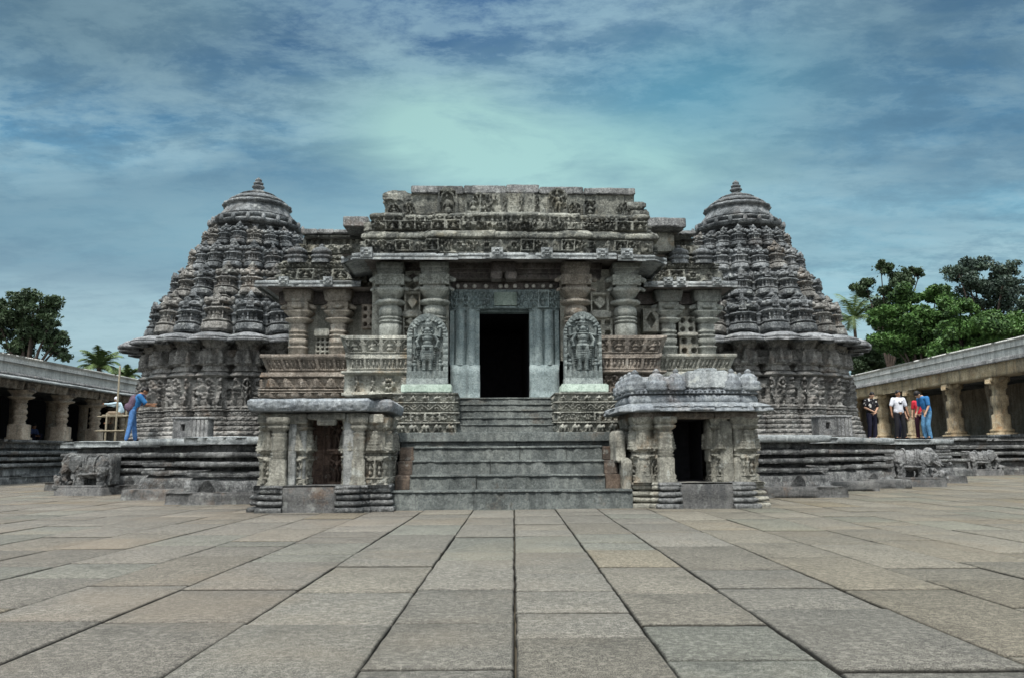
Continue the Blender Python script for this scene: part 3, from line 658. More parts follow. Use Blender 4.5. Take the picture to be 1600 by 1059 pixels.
# roof parapet, centre: stepped carved courses
rp = MB()
cour = [B(5.98, 6.02, .05), B(6.02, 6.30, 0, .02, t='mixed', w=.34, a=.12), B(6.30, 6.34, .02), B(6.34, 6.36, -.12), B(6.36, 6.56, .10, -.02, r=.05, blk=.8, ba=.05), B(6.56, 6.60, -.16),
        B(6.60, 6.82, -.10, t='mixed', w=.42, a=.12), B(6.82, 6.84, -.22)]
sweep(rp, [(-3.4, 24), (-3.4, 19.85), (-1.9, 19.85), (-1.9, 19.78), (2.1, 19.78), (2.1, 19.88), (3.75, 19.88), (3.75, 24)], cour, ds=.02, er=.022, seed=31, dz=.022)
sweep(rp, [(-3.25, 24), (-3.25, 20.15), (-1.7, 20.15), (-1.7, 20.05), (1.9, 20.05), (1.9, 20.18), (3.65, 20.18), (3.65, 24)], [B(6.8, 6.98, .0, t='niche', w=.24, a=.06), B(6.98, 7.10, .06, 0, r=.04, blk=.6, ba=.05), B(7.10, 7.12, 0, -.6)], ds=.025, er=.02, seed=32, dz=.022)
rp.build('roof_parapet', M['hall_top'], hall)
rp = MB()
sweep(rp, [(-2.55, 23), (-2.55, 20.45), (3.42, 20.45), (3.42, 23)], [B(7.05, 7.72, 0, nz=14, blk=1.1, ba=.015)], ds=.06, er=.02, seed=33)
rp.add([(-2.55, 20.45, 7.72), (3.42, 20.45, 7.72), (3.42, 23, 7.72), (-2.55, 23, 7.72)], [(0, 1, 2, 3)])
sweep(rp, [(-3.05, 23), (-3.05, 20.7), (-2.9, 20.5), (-2.4, 20.47)], [B(6.9, 7.72, 0, -.02, nz=12)], ds=.06, er=.03, seed=34)
rbox(rp, -3.08, -2.36, 20.44, 22.5, 7.42, 7.84, ch=.14, er=.05, ds=.08, seed=6)
rbox(rp, 3.3, 3.75, 20.35, 21.5, 7.05, 7.30, ch=.03, er=.02, ds=.06, seed=7, t='bead', w=.15)
rbox(rp, 3.2, 3.68, 20.3, 21.3, 7.30, 7.50, ch=.06, er=.03, ds=.06, seed=8)
rp.build('parapet_wall', M['hall_top'], hall)
rp = MB(True); xs = [-2.35, -1.0, .1, .95, 2.1, 3.46]; hz = [.10, .14, .19, .13, .11]
for i in range(5): rbox(rp, xs[i]+.01, xs[i+1]-.01, 20.36+.02*(i % 2), 21.6, 7.70+.01*i-(.0 if i < 3 else .02*(i-2)), 7.86+hz[i]*.5-(.0 if i < 3 else .02*(i-2)), ch=.03, er=.025, ds=.08, seed=i*3.1)
rp.build('coping', M['plat'], hall)
def sculpt(x, z, w, h, t, var=.2, y=20.36, a=.12, arch=True, name='carved_niche'):
    m = MB(); ol = (lambda V: np.where(V > .62, np.sqrt(np.clip(1-((V-.62)/.40)**2, .03, 1)), 1.0)) if arch else None
    relief(m, (x-w/2, y, z), w, h, max(20, int(w/.018)), max(20, int(h/.018)), lambda U, V: a*tile(t, (U+1)/2, V, np.full(U.shape, var)), depth=.3, outline=ol); m.build(name, M['hall_top'], hall)
sculpt(-1.40, 7.02, .52, .80, 'niche', .3); sculpt(1.42, 7.05, .52, .78, 'figure', .4); sculpt(2.25, 7.08, .36, .44, 'niche', .7); sculpt(1.86, 7.05, .3, .4, 'foliage', .1); sculpt(-2.75, 6.95, .36, .42, 'figure', .6, y=20.3); sculpt(-2.38, 6.98, .3, .46, 'foliage', .5, y=20.3); sculpt(3.1, 7.1, .34, .36, 'foliage', .8)
m = MB(); relief(m, (-.95, 20.36, 7.16), 2.05, .55, 120, 36, lambda U, V: .09*tile('mixed', ((U+1)*2.5) % 1, V, .33+hsh(np.floor((U+1)*2.5))*.3), depth=.3, outline=lambda V: np.where(V > .5, 1.0-(V-.5)*.6, 1.0)); m.build('carved_frieze', M['hall_top'], hall)
m = MB(True); rbox(m, -1.05, 1.1, 20.2, 20.7, 6.98, 7.14, t='dentil', w=.36, a=.06); rbox(m, -3.2, -2.6, 20.2, 20.9, 6.9, 7.1, ch=.05, er=.04, t='bead', w=.15, seed=4); m.build('ledge', M['hall_top'], hall)
# wing roofs
for s in (-1, 1):
    m = MB(); a, b = (3.6, 5.9)
    pts = [(-b, 27), (-b, 21.7), (-a, 21.7)] if s < 0 else [(a, 21.7), (b-.05, 21.7), (b-.05, 27)]
    sweep(m, pts, [B(5.62, 5.68, .12), B(5.68, 5.98, .04, .0, t='mixed', w=.5, a=.13), B(5.98, 6.02, .02), B(6.02, 6.04, -.1), B(6.04, 6.28, .0, -.14, t='foliage', w=.5, a=.12, r=.06), B(6.28, 6.34, -.3), B(6.34, 6.45, -.12, -.2, t='bead', w=.12, a=.05),
        B(6.45, 6.5, -.35), B(6.5, 6.78, -.22, -.34, t='mixed', w=.45, a=.10, r=.05), B(6.78, 7.06, -.5, -.52, t='niche' if s < 0 else 'foliage', w=.5, a=.06), B(7.06, 7.12, -.55, -.45)], ds=.022, er=.022, seed=41+s, dz=.022)
    m.build('wing_parapet', M['hall_top'], hall)
    m = MB(True); xa, xb = (-5.5, -3.7) if s < 0 else (3.6, 5.45)
    k = 4
    for i in range(k): rbox(m, xa+(xb-xa)*i/k+.01, xa+(xb-xa)*(i+1)/k-.01, 22.05, 23.2, 7.08+.01*i, 7.20+.04*float(hsh(i, s)), ch=.03, er=.02, ds=.08, seed=i+s)
    m.build('coping', M['plat'], hall)
    m = MB(True)
    for x in ((-5.5, -4.85) if s < 0 else (4.85, 5.5)):
        lathe(m, (x, 21.75, 5.95+.32), [(.24, -.1, .6), (.24, 0, .6), (.2, .02, .6), (.27, .04, .6), (.28, .09, .5), (.22, .10, .5), (.22, .16, .5), (.27, .17, .5), (.24, .26, .4), (.14, .33, .2), (.05, .36), (.08, .39), (.02, .44)], 28, star=.05)
    m.build('roof_turret', M['tower'], hall)
m = MB(); rbox(m, 3.75, 4.7, 21.55, 22.5, 6.5, 7.02, er=.015, seed=3); tag(m.build('plain_block', M['hall'], hall), 'plain beige wall block')
m = MB(True); rbox(m, 2.9, 4.9, 21.0, 22.0, 7.03, 7.28, ch=.03, er=.03, ds=.08, seed=5); rbox(m, -4.15, -3.5, 20.9, 22.2, 6.98, 7.24, ch=.02, er=.015, ds=.08, seed=6); m.build('coping', M['plat'], hall)
m = MB(); m.add([(-5.4, 21.9, 6.95), (5.4, 21.9, 6.95), (5.4, 27, 6.95), (-5.4, 27, 6.95)], [(0, 1, 2, 3)]); m.add([(-3.3, 19.9, 6.83), (3.6, 19.9, 6.83), (3.6, 22.4, 6.83), (-3.3, 22.4, 6.83)], [(0, 1, 2, 3)]); m.build('roof', M['plat'], hall)

# ================================================================== STELAE beside the door
def stele(x0, w, z0, h, name, label, var):
    t = thing(name, label, 'carved stele', (x0+w/2, 19.35, 2.5), 'tall arched deity stelae flanking the doorway')
    A = .5; res = 150
    fig = {}
    def hf(U, V):
        X = U*w/2/h*.80; Y = V; o = np.zeros_like(U)
        def e(cx, cy, rx, ry, hh, ang=0.0):
            a = (X-cx)*math.cos(ang)+(Y-cy)*math.sin(ang); b = -(X-cx)*math.sin(ang)+(Y-cy)*math.cos(ang)
            return hh*np.sqrt(np.clip(1-(a/rx)**2-(b/ry)**2, 0, 1))
        def li(x0_, y0_, x1_, y1_, r_, hh):
            q = np.zeros_like(U)
            for tt_ in np.linspace(0, 1, 9): q = np.maximum(q, e(x0_+(x1_-x0_)*tt_, y0_+(y1_-y0_)*tt_, r_, r_, hh))
            return q
        rr = np.sqrt((X/.25)**2+((Y-.70)/.26)**2); an = np.arctan2(Y-.70, X)
        o = mx(o, np.where((Y > .64) & (rr > .74), .30+.12*np.abs(np.sin(an*14))*(rr < .92)+.10*np.abs(np.sin(an*9))*(rr >= .92), 0))
        o = mx(o, np.where((Y <= .66) & (abs(X) > .19), .30+.10*np.abs(np.sin(Y*34)), 0))
        rs = np.random.RandomState(int(var*100))
        for k in range(60):
            cx, cy = rs.uniform(-.24, .24), rs.uniform(.1, .95)
            if abs(cx) > .11 or cy > .8: o = mx(o, e(cx, cy, rs.uniform(.01, .025), rs.uniform(.01, .03), .34, rs.uniform(0, 3)))
        o = mx(o, e(0, .745, .05, .058, 1.0), e(0, .82, .048, .06, .8), e(0, .875, .03, .05, .75), e(0, .76, .085, .07, .45), e(-.055, .72, .015, .03, .8), e(.055, .72, .015, .03, .8))
        for yy in (.79, .81, .83): o = mx(o, np.where((abs(Y-yy) < .006) & (abs(X) < .062), .85, 0))
        o = mx(o, li(-.02, .70, .02, .70, .03, .85), e(0, .625, .078, .075, .95), e(0, .55, .058, .06, .85), e(0, .49, .085, .05, .95), li(-.045, .665, .045, .665, .022, .98))
        for s in (-1, 1):
            o = mx(o, li(s*.085, .66, s*.13, .565, .026, .9), li(s*.13, .565, s*.115, .50, .021, 1.0), e(s*.113, .485, .025, .028, 1.05),
                   li(s*.085, .665, s*.15, .64, .022, .7), li(s*.15, .64, s*.155, .75, .02, .75), e(s*.158, .785, .03, .032, .8), li(s*.155, .47, s*.155, .33, .012, .55))
            o = mx(o, li(s*.04, .47, s*.043, .30, .040, .85), li(s*.043, .30, s*.035, .16, .028, .8), e(s*.04, .135, .03, .02, 1.0))
            o = mx(o, e(s*.03, .37, .065, .13, .78)); o = mx(o, e(s*.155, .27, .022, .026, .75), e(s*.155, .215, .03, .045, .7), li(s*.15, .18, s*.15, .10, .022, .65), e(s*.19, .22, .018, .03, .5))
            o = mx(o, li(s*.10, .47, s*.085, .2, .012, .6))
        g = .12*np.abs(np.sin(Y*120))*np.exp(-(X/.07)**2)*((Y > .25) & (Y < .5)) + .08*np.abs(np.sin(X*170))*((Y > .2) & (Y < .5) & (abs(X) < .09))
        o = np.where(o > .5, o+g-.06, o)
        o = mx(o, np.where(Y < .115, .55+.2*np.abs(np.sin(X*50))*(abs(X) < .2), 0))
        return o*.20
    mbs = MB(); relief(mbs, (x0, 19.42, z0), w, h, res, int(res*1.7), hf, depth=.22, outline=lambda V: np.where(V > .66, np.sqrt(np.clip(1-((V-.66)/.345)**2, .002, 1))**1.15, 1.0))
    mbs.build('relief_slab', M['stele'], t)
    mbs = MB(); rbox(mbs, x0+.0, x0+w-.0, 19.27, 19.75, 2.70, z0+.01, seed=x0, ch=.015); mbs.build('pedestal', M['stele'], t)
    mbs = MB(); rbox(mbs, x0-.10, x0+w+.10, 19.05, 19.72, 2.50, 2.70, ch=.03, er=.018, ds=.06, seed=x0+1); mbs.build('base_slab', M['green'], t)
stele(-2.30, .97, 2.85, 1.55, 'deity_stele', 'tall arched grey-green stele of a standing deity left of the doorway', .2)
stele(1.44, .90, 2.85, 1.60, 'deity_stele', 'tall arched grey-green stele of a standing deity right of the doorway', .7)

# ================================================================== TOWERS
def star(cx, cy, R, rin, phi0, n=20, f=.34, g=.46, k=0.03):
    P = []; h = 2*pi/n
    for i in range(n):
        a = math.radians(phi0)+i*h
        for t, r_ in ((-g, rin), (-f, R), (-f*.45, R*(1+k)), (f*.45, R*(1+k)), (f, R), (g, rin)):
            b = a+t*h; P.append((cx+r_*math.sin(b), cy-r_*math.cos(b)))
    return P
AED = {}
def aedicule(key, w, h):
    if key in AED: return AED[key]
    m = MB(); d = w*.42; hw = w/2
    base = [(-hw*.82, d), (-hw, d*.2), (-hw*.86, -d*.55), (-hw*.35, -d*.85), (hw*.35, -d*.85), (hw*.86, -d*.55), (hw, d*.2), (hw*.82, d)]
    Z = lambda f: f*h
    bands = [B(0, Z(.03), -.02), B(Z(.03), Z(.20), .035*w, .02*w, r=.02*w, nz=7, t='rib', w=w*.8, a=.018*w), B(Z(.20), Z(.245), -.17*w), B(Z(.245), Z(.27), .03), B(Z(.27), Z(.52), -.22*w, -.25*w, t='rib', w=w*.5, a=.15*w, nz=16),
             B(Z(.52), Z(.56), .05*w), B(Z(.56), Z(.58), -.12*w), B(Z(.58), Z(.69), -.55*w, t='dentil', w=w*.34, a=.36*w, nz=6), B(Z(.69), Z(.72), .03*w, .07*w), B(Z(.72), Z(.86), .04*w, -.22*w, r=.05*w, t='bead', a=.05, w=w*.25, nz=10), B(Z(.86), Z(.89), -.32*w, -.3*w),
             B(Z(.89), Z(.97), -.18*w, -.38*w, r=.02, nz=5)]
    sweep(m, base, bands, closed=True, ds=w*.03, er=.011, seed=w*7, cap=True, dz=.022)
    # gable nub and side scrolls
    lathe(m, (0, -d*.15, Z(.95)), [(.16*w, 0, .3), (.20*w, .03*h, .3), (.09*w, .09*h), (.11*w, .12*h), (.02*w, .19*h)], 10)
    for s in (-1, 1):
        ball(m, (s*w*.50, -d*.2, Z(.80)), (.09*w, .12*w, .07*h), 8, 6); ball(m, (s*w*.46, -d*.3, Z(.12)), (.06*w, .08*w, .10*h), 8, 6)
    relief(m, (-w*.14, -d*.88, Z(.62)), w*.28, h*.28, 14, 18, lambda U, V: .05*w*tile('figure', (U+1)/2, V, np.full(U.shape, hsh(w*3))), depth=.08, outline=lambda V: np.where(V > .6, np.sqrt(np.clip(1-((V-.6)/.42)**2, .03, 1)), 1.0))
    AED[key] = m.mesh('aedicule'); AED[key].materials.append(M['tower']); return AED[key]
def mini(m, x, y, ang, w, h, z, R):
    pass
def tower(cx, phi0, label):
    cy = 25.5
    t = thing('shrine_tower', label, 'tower', (cx, cy, 1.5), 'tiered star-plan towers flanking the hall')
    SC = 1.12; X_, Y_, _z = tw(cx, cy); t.location = (X_*SC, Y_*SC, 1.548); t.scale = (SC, SC, SC)
    m = MB(); P = star(cx, cy, 3.17, 2.97, phi0, f=.40, g=.47)
    strips = [B(1.44, 1.60, .16, blk=1)]; z = 1.60
    for i, tt_ in enumerate(('elephant', 'rider', 'scroll', 'rider', 'foliage')):
        o = .10-.035*i; strips += [B(z, z+.015, o-.09), B(z+.015, z+.125, o, t=tt_, w=.22, a=.045), B(z+.125, z+.13, o)]; z += .13
    strips += [B(z, z+.02, -.12), B(z+.02, z+.06, .0, .02), B(z+.06, z+.07, .0, -.4)]
    sweep(m, P, strips, closed=True, ds=.03, er=.012, seed=cx, dz=.02); m.build('plinth', M['towerwall'], t)
    m = MB(); P = star(cx, cy, 2.93, 2.42, phi0, f=.30, g=.385, k=.03)
    wb_ = [B(2.28, 2.34, .08), B(2.34, 3.17, .0, .0, t='figure', w=.42, a=.19), B(3.17, 3.20, .02), B(3.20, 3.23, .10, .16), B(3.23, 3.32, .20, .12), B(3.32, 3.36, .08, .0),
           B(3.36, 3.52, .02, t='pyr', w=.3, a=.08), B(3.52, 3.56, .08), B(3.56, 3.98, -.02, -.04, t='turret', w=.46, a=.17), B(3.98, 4.30, -.05, .10, t='foliage', w=.5, a=.05)]
    sweep(m, P, wb_, closed=True, ds=.03, er=.014, seed=cx+1, dz=.026); m.build('wall', M['towerwall'], t)
    m = MB(); P = star(cx, cy, 3.28, 2.88, phi0, f=.28, g=.47, k=.05)
    sweep(m, P, [B(4.34, 4.14, -.45, .25, nz=6), B(4.14, 4.12, .20, .28), B(4.12, 4.20, .30, .31, blk=.4), B(4.20, 4.22, .26), B(4.22, 4.40, .28, -.14, r=.10, blk=.55, ba=.012), B(4.40, 4.42, -.10, -.4)], closed=True, ds=.055, er=.016, seed=cx+2)
    # little hanging lugs under the rim
    m.build('eave', M['eave2'], t)
    zz = [4.42, 5.56, 6.46, 7.27, 7.90]; rr = [3.03, 2.53, 2.09, 1.73, 1.36]
    for i in range(4):
        z0, z1, R0, R1 = zz[i], zz[i+1], rr[i], rr[i+1]; H = z1-z0; m = MB()
        P = star(cx, cy, R0-.24, R0-.42, phi0, f=.30, g=.42)
        sweep(m, P, [B(z0-.02, z0+H*.22, .02, .0, t='foliage', w=.4, a=.06), B(z0+H*.22, z0+H*.28, .04), B(z0+H*.28, z0+H*.6, -.04, -.10, t='niche', w=.35, a=.07), B(z0+H*.6, z0+H*.66, .02), B(z0+H*.66, z1+.06, -.12, -(R0-R1)*.75, t='foliage', w=.4, a=.10), B(z1+.06, z1+.07, -(R0-R1)*.75, -(R0-R1)-.25)],
              closed=True, ds=.045, er=.02, seed=cx+i*2.2, dz=.04)
        lev = m.build('tier', M['tower'], t)
        w = 2*pi*(R0-.12)/20*.80; me = aedicule(i, w, H*1.02)
        # narrow infill turrets in the gaps
        m = MB(True)
        for k in range(20):
            a = math.radians(phi0)+(k+.5)*pi/10; rg = R0-.27
            rg -= .10; lathe(m, (cx+rg*math.sin(a), cy-rg*math.cos(a), z0), [(.15*w, 0, .5), (.15*w, H*.16, .5), (.08*w, H*.18), (.08*w, H*.22), (.15*w, H*.24, .5), (.11*w, H*.27, .5), (.11*w, H*.44, .5), (.18*w, H*.46, .4), (.18*w, H*.50, .4), (.07*w, H*.52), (.07*w, H*.58), (.15*w, H*.62), (.12*w, H*.70), (.04*w, H*.74), (.07*w, H*.78), (.01*w, H*.86)], 10)
        m.build('infill_turret', M['tower'], lev)
        bx, by, bz = cx, cy, 1.5
        for k in range(20):
            a = math.radians(phi0)+k*pi/10; rad = R0-.20
            o = bpy.data.objects.new('aedicule', me); C.objects.link(o); o.parent = lev
            o.location = (cx+rad*math.sin(a)-bx, cy-rad*math.cos(a)-by, z0-bz); o.rotation_euler = (-.20, 0, a+float(hsh(k, i, cx)-.5)*.05)
            if hsh(k*1.7, i, cx+2) > .66: o.material_slots[0].link = 'OBJECT'; o.material_slots[0].material = M['tower2']
            s_ = 1+float(hsh(k, i+3, cx)-.5)*.07; o.scale = (s_, s_, s_*(1+float(hsh(k, i+5, cx)-.5)*.08)*(.86 if hsh(k, i+9, cx) > .88 else 1))
    # crowning dome
    m = MB(); P = star(cx, cy, 1.0, .95, phi0, f=.30, g=.44, k=.02)
    sweep(m, P, [B(7.86, 7.95, .10, t='bead', w=.12, a=.04), B(7.95, 8.02, .14), B(8.02, 8.06, .08), B(8.06, 8.14, .36, .42, blk=.4), B(8.14, 8.20, .40, .28), B(8.20, 8.27, .20, .16), B(8.27, 8.36, .24, .28, r=.02, blk=.3), B(8.36, 8.40, .26, .14),], closed=True, ds=.035, er=.012, seed=cx+9, dz=.03, cap=True)
    lathe(m, (cx, cy, 0), [(.95, 8.36), (1.02, 8.40), (1.15, 8.43), (1.14, 8.46), (1.05, 8.58), (.98, 8.70), (.95, 8.78), (1.04, 8.80), (1.06, 8.84), (1.04, 8.88), (.95, 8.92), (.84, 8.93), (.84, 8.96), (.90, 8.98), (.82, 9.06), (.68, 9.14), (.54, 9.19), (.52, 9.21), (.57, 9.23), (.50, 9.27), (.34, 9.31), (.24, 9.34), (.2, 9.40)], 120, star=.018, ns=20)
    dm = m.build('dome', M['tower'], t); m = MB()
    lathe(m, (cx, cy, 9.30), [(.26, -.04), (.22, .03), (.13, .08), (.10, .15), (.16, .18), (.20, .22), (.18, .26), (.09, .29), (.15, .32), (.16, .36), (.12, .39), (.07, .41), (.11, .44), (.10, .48), (.04, .53), (.01, .56)], 20); m.build('finial', M['tower'], dm)
    m = MB(True)
    for k in range(20):
        a = math.radians(phi0)+(k+.5)*pi/10
        ball(m, (cx+1.42*math.sin(a), cy-1.42*math.cos(a), 8.18), (.07, .07, .12), 6, 5)
    m.build('rim_knob', M['tower'], dm)
tower(-7.68, -4, 'dark tiered stone tower with a ribbed dome, left of the hall')
tower(7.72, 1.0, 'dark tiered stone tower with a ribbed dome, right of the hall')

# ================================================================== SMALL SHRINES
def shrine(x0, x1, y0, side, label):
    t = thing('small_shrine', label, 'shrine', ((x0+x1)/2, y0+1, 0), 'small shrines beside the front staircase')
    w = x1-x0; yb = y0+2.1
    if side < 0: d0, d1 = x0+.93, x0+1.62
    else: d0, d1 = x0+.80, x0+1.60
    m = MB(); s0, s1 = (x0+.22, x1-.55) if side < 0 else (x0+.5, x1-.28)
    mould = [B(-.03, .09, .12, .13, r=.02), B(.09, .12, .0), B(.12, .21, .08, r=.03, blk=.5), B(.21, .24, -.03), B(.24, .33, .06, r=.03, blk=.6), B(.33, .36, -.04), B(.36, .45, .05, r=.02, blk=.5), B(.45, .50, .08, .06), B(.50, .51, .06, -.2)]
    sweep(m, [(x0, yb), (x0, y0+.08), (x0+.38, y0+.08), (x0+.38, y0-.02), (x1-.42, y0-.02), (x1-.42, y0+.08), (x1, y0+.08), (x1, yb)], mould, ds=.035, er=.02, seed=x0, dz=.04)
    m.add([(x0-.05, y0-.05, .505), (x1+.05, y0-.05, .505), (x1+.05, yb, .505), (x0-.05, yb, .505)], [(0, 1, 2, 3)])
    base = m.build('base', M['plat'] if side < 0 else M['shrine'], t)
    m = MB(); sweep(m, [(s0, y0+.2), (s0, y0-.20), (s0+.36, y0-.20)], mould, ds=.03, er=.018, seed=x0+1, dz=.04)
    sweep(m, [(s1-.40, y0-.20), (s1, y0-.20), (s1, y0+.2)], mould, ds=.03, er=.018, seed=x0+2, dz=.04)
    m.add([(s0-.04, y0-.24, .503), (s1+.04, y0-.24, .503), (s1+.04, y0+.2, .503), (s0-.04, y0+.2, .503)], [(0, 1, 2, 3)]); m.build('step_moulding', M['plat'], base)
    m = MB(); rbox(m, s0+.34, s1-.38, y0-.27, y0+.2, -.03, .475, ch=.02, er=.018, ds=.06, seed=x0); m.build('door_step', M['foot'], base)
    # walls with jogs
    wd = 1.0 if side < 0 else .55; top = 1.82
    pts = [(x0+.06, yb), (x0+.06, y0+1.45), (x0+.0, y0+1.45), (x0+.0, y0+.95), (x0+.08, y0+.95), (x0+.08, y0+.6), (x0+.02, y0+.6), (x0+.02, y0+.12), (x0+.38, y0+.12), (x0+.38, y0+.2), (d0-.38 if side < 0 else d0-.12, y0+.2), (d0-.38 if side < 0 else d0-.12, y0+.16), (d0-.02, y0+.16), (d0-.02, y0+.5), (d0, y0+.5), (d0, y0+wd)]
    pts2 = [(d1, y0+wd), (d1, y0+.5), (d1+.02, y0+.5), (d1+.02, y0+.14), (d1+.30, y0+.14), (d1+.30, y0+.24), (x1-.48, y0+.24), (x1-.48, y0+.1), (x1-.02, y0+.1), (x1-.02, y0+.6), (x1-.1, y0+.6), (x1-.1, y0+1.0), (x1, y0+1.0), (x1, y0+1.5), (x1-.06, y0+1.5), (x1-.06, yb)]
    bd = [B(.50, .53, .03), B(.53, .62, .0, t='dentil', w=.2, a=.03), B(.62, 1.02, -.05, t='niche', w=.3, a=.07), B(1.02, 1.06, .02, .04), B(1.06, 1.12, -.03, t='bead', w=.1, a=.04), B(1.12, 1.16, .04), B(1.16, 1.56, -.03, -.05, t='turret', w=.34, a=.10), B(1.56, 1.64, -.02, .03, t='foliage', w=.3, a=.04), B(1.64, top, .0, .05)]
    m = MB(); sweep(m, pts, bd, ds=.018, er=.012, seed=x0+3, dz=.02); sweep(m, pts2, bd, ds=.018, er=.012, seed=x0+4, dz=.02)
    sweep(m, [(x1-.06, yb), (x0+.06, yb)], [B(.5, top, 0)], ds=.2)
    w_ = m.build('wall', M['shrine'], t)
    m = MB()
    if side < 0:
        relief(m, (d0, y0+.75, .5), d1-d0, top-.5, 60, 90, lambda U, V: np.where(U < -.1, np.where(abs(abs(U+.62)-.3) < .06, .12, .03)+.05*(V > .8), .12*tile('figure', np.clip((U+.1)/1.1, 0, 1), (V*2) % 1, np.where(V > .5, .3, .8))+.12*((abs(V-.5) < .04))), depth=.1)
        m.build('niche_carving', M['niche'], t)
    else:
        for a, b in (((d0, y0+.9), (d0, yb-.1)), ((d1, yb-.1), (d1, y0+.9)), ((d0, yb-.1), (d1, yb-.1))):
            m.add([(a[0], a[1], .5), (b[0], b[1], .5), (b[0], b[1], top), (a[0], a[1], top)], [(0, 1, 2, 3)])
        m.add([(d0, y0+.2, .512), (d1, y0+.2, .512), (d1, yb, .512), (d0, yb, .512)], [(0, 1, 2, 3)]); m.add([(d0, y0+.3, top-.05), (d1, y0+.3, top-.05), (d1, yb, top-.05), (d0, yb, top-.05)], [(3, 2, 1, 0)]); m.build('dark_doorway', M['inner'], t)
    # door jambs (plain slabs) and pillars
    m = MB(True)
    if side < 0:
        rbox(m, d0-.34, d0-.20, y0+.06, y0+.5, .5, 1.74, ch=.02, seed=1); rbox(m, d0-.17, d0-.03, y0+.18, y0+.6, .5, 1.74, ch=.015, seed=2)
        rbox(m, d1-.0, d1+.12, y0+.18, y0+.6, .9, 1.74, ch=.015, seed=3); rbox(m, d1+.05, d1+.34, y0+.03, y0+.5, .5, 1.74, ch=.02, seed=4, er=.02)
    else:
        rbox(m, d1-.04, d1+.06, y0+.2, y0+.6, .9, 1.78, ch=.02, seed=3); rbox(m, d1+.08, d1+.16, y0+.16, y0+.6, .5, 1.78, ch=.02, seed=4); rbox(m, d1+.17, d1+.42, y0+.08, y0+.5, .5, 1.74, ch=.03, er=.02, seed=5)
    m.build('door_jamb', M['slab2'] if side < 0 else M['shrine'], t)
    def sp(x, y, rr=.16):
        m = MB(); lathe(m, (x, y, 0), [(rr*1.2, .5, .95), (rr*1.2, .56, .95), (rr*1.05, .58, .9), (rr*1.15, .64, .9), (rr*.95, .68, .95), (rr*.98, .98, .95), (rr*.8, 1.03, .7), (rr*.98, 1.06, .6), (rr*.8, 1.09, .6), (rr*.98, 1.12, .6), (rr*.8, 1.15, .6), (rr*.98, 1.18, .6), (rr*.85, 1.22, .4), (rr*.9, 1.38, .4), (rr*1.0, 1.42, .3), (rr*.8, 1.46, .3), (rr*1.0, 1.5, .4), (rr*.75, 1.54, .4), (rr*1.25, 1.60, .6), (rr*1.3, 1.64, .8), (rr*1.0, 1.67, .9), (rr*1.35, 1.70, .95), (rr*1.4, 1.78, .95), (rr*1.3, 1.82, .95)], 28, star=.03 if side > 0 else .01, ns=10)
        m.build('pillar', M['shrine'], t)
    if side < 0: sp(d0-.52, y0+.05); sp(x1-.56, y0+.10, .13)
    else: sp(d0-.17, y0+.05); sp(x0+.20, y0+.22, .13); sp(x1-.40, y0+.2, .12)
    if side < 0:
        m = MB(); cuts = [x0-.02, x0+.95, x0+1.70, x0+2.15, x1-.08]
        for i in range(4): rbox(m, cuts[i]+.005, cuts[i+1]-.005, y0+.02-.03*(i % 2), y0+.6, 1.70+(.07 if i == 1 else 0), 1.90-(.0 if i < 3 else .02), ch=.03, er=.02, ds=.05, seed=i)
        rbox(m, x0-.02, x1-.12, y0+.3, yb, 1.82, 1.92, ch=.02, er=.01)
        rbox(m, x0+1.15, x0+1.5, y0-.04, y0+.2, 1.66, 1.80, t='flower', w=.4, a=.02, ch=.02); m.build('lintel', M['shrine'], t)
        m = MB(); sweep(m, [(x0-.12, yb+.1), (x0-.12, y0-.18), (x1-.38, y0-.18), (x1-.28, y0+.05), (x1+.04, y0+.05), (x1+.04, yb+.1)], [B(1.90, 1.93, -.5, -.05), B(1.93, 2.13, .0, .04, r=.02, nz=10), B(2.13, 2.17, .04, .0), B(2.17, 2.18, .0, -.4)], ds=.03, er=.02, seed=3)
        m.add([(x0-.1, y0-.15, 2.185), (x1-.35, y0-.15, 2.185), (x1, y0+.1, 2.185), (x1, yb+.1, 2.185), (x0-.1, yb+.1, 2.185)], [(0, 2, 3, 4)], [(0, 1, 2)])
        m.build('roof_slab', M['slab'], t)
    else:
        m = MB(); cuts = [x0, x0+.85, x0+1.65, x1]
        for i in range(3): rbox(m, cuts[i]+.005, cuts[i+1]-.005, y0+.05, y0+.6, 1.78, 1.93, ch=.02, er=.02, ds=.05, seed=i, t='foliage' if i == 1 else None, w=.3, a=.03)
        rbox(m, x0, x1, y0+.5, yb, 1.8, 1.93); m.build('lintel', M['red'], t)
        m = MB(); ep = [(x0-.12, yb+.1), (x0-.12, y0+.12), (x0+.42, y0+.0), (x0+.52, y0-.12), (x1-.30, y0-.12), (x1-.22, y0+.02), (x1+.08, y0+.08), (x1+.08, yb+.1)]
        sweep(m, ep, [B(1.96, 1.91, -.5, .12), B(1.91, 1.93, .15, .2), B(1.93, 1.99, .2, .19, blk=.5), B(1.99, 2.02, .16), B(2.02, 2.11, .17, -.06, r=.03, blk=.42, ba=.02), B(2.11, 2.12, -.06, -.3)], ds=.035, er=.007, seed=5)
        for k in range(8): rbox(m, x0+.5+k*.27, x0+.62+k*.27, y0-.31, y0-.15, 1.99, 2.05+.02*(k % 3), ch=.02, er=.01, ds=.04, seed=k)
        m.build('eave', M['slab'], t)
        m = MB(); rp_ = [(x0+.0, yb), (x0+.0, y0+.22), (x0+.5, y0+.05), (x1-.3, y0+.05), (x1-.02, y0+.2), (x1-.02, yb)]
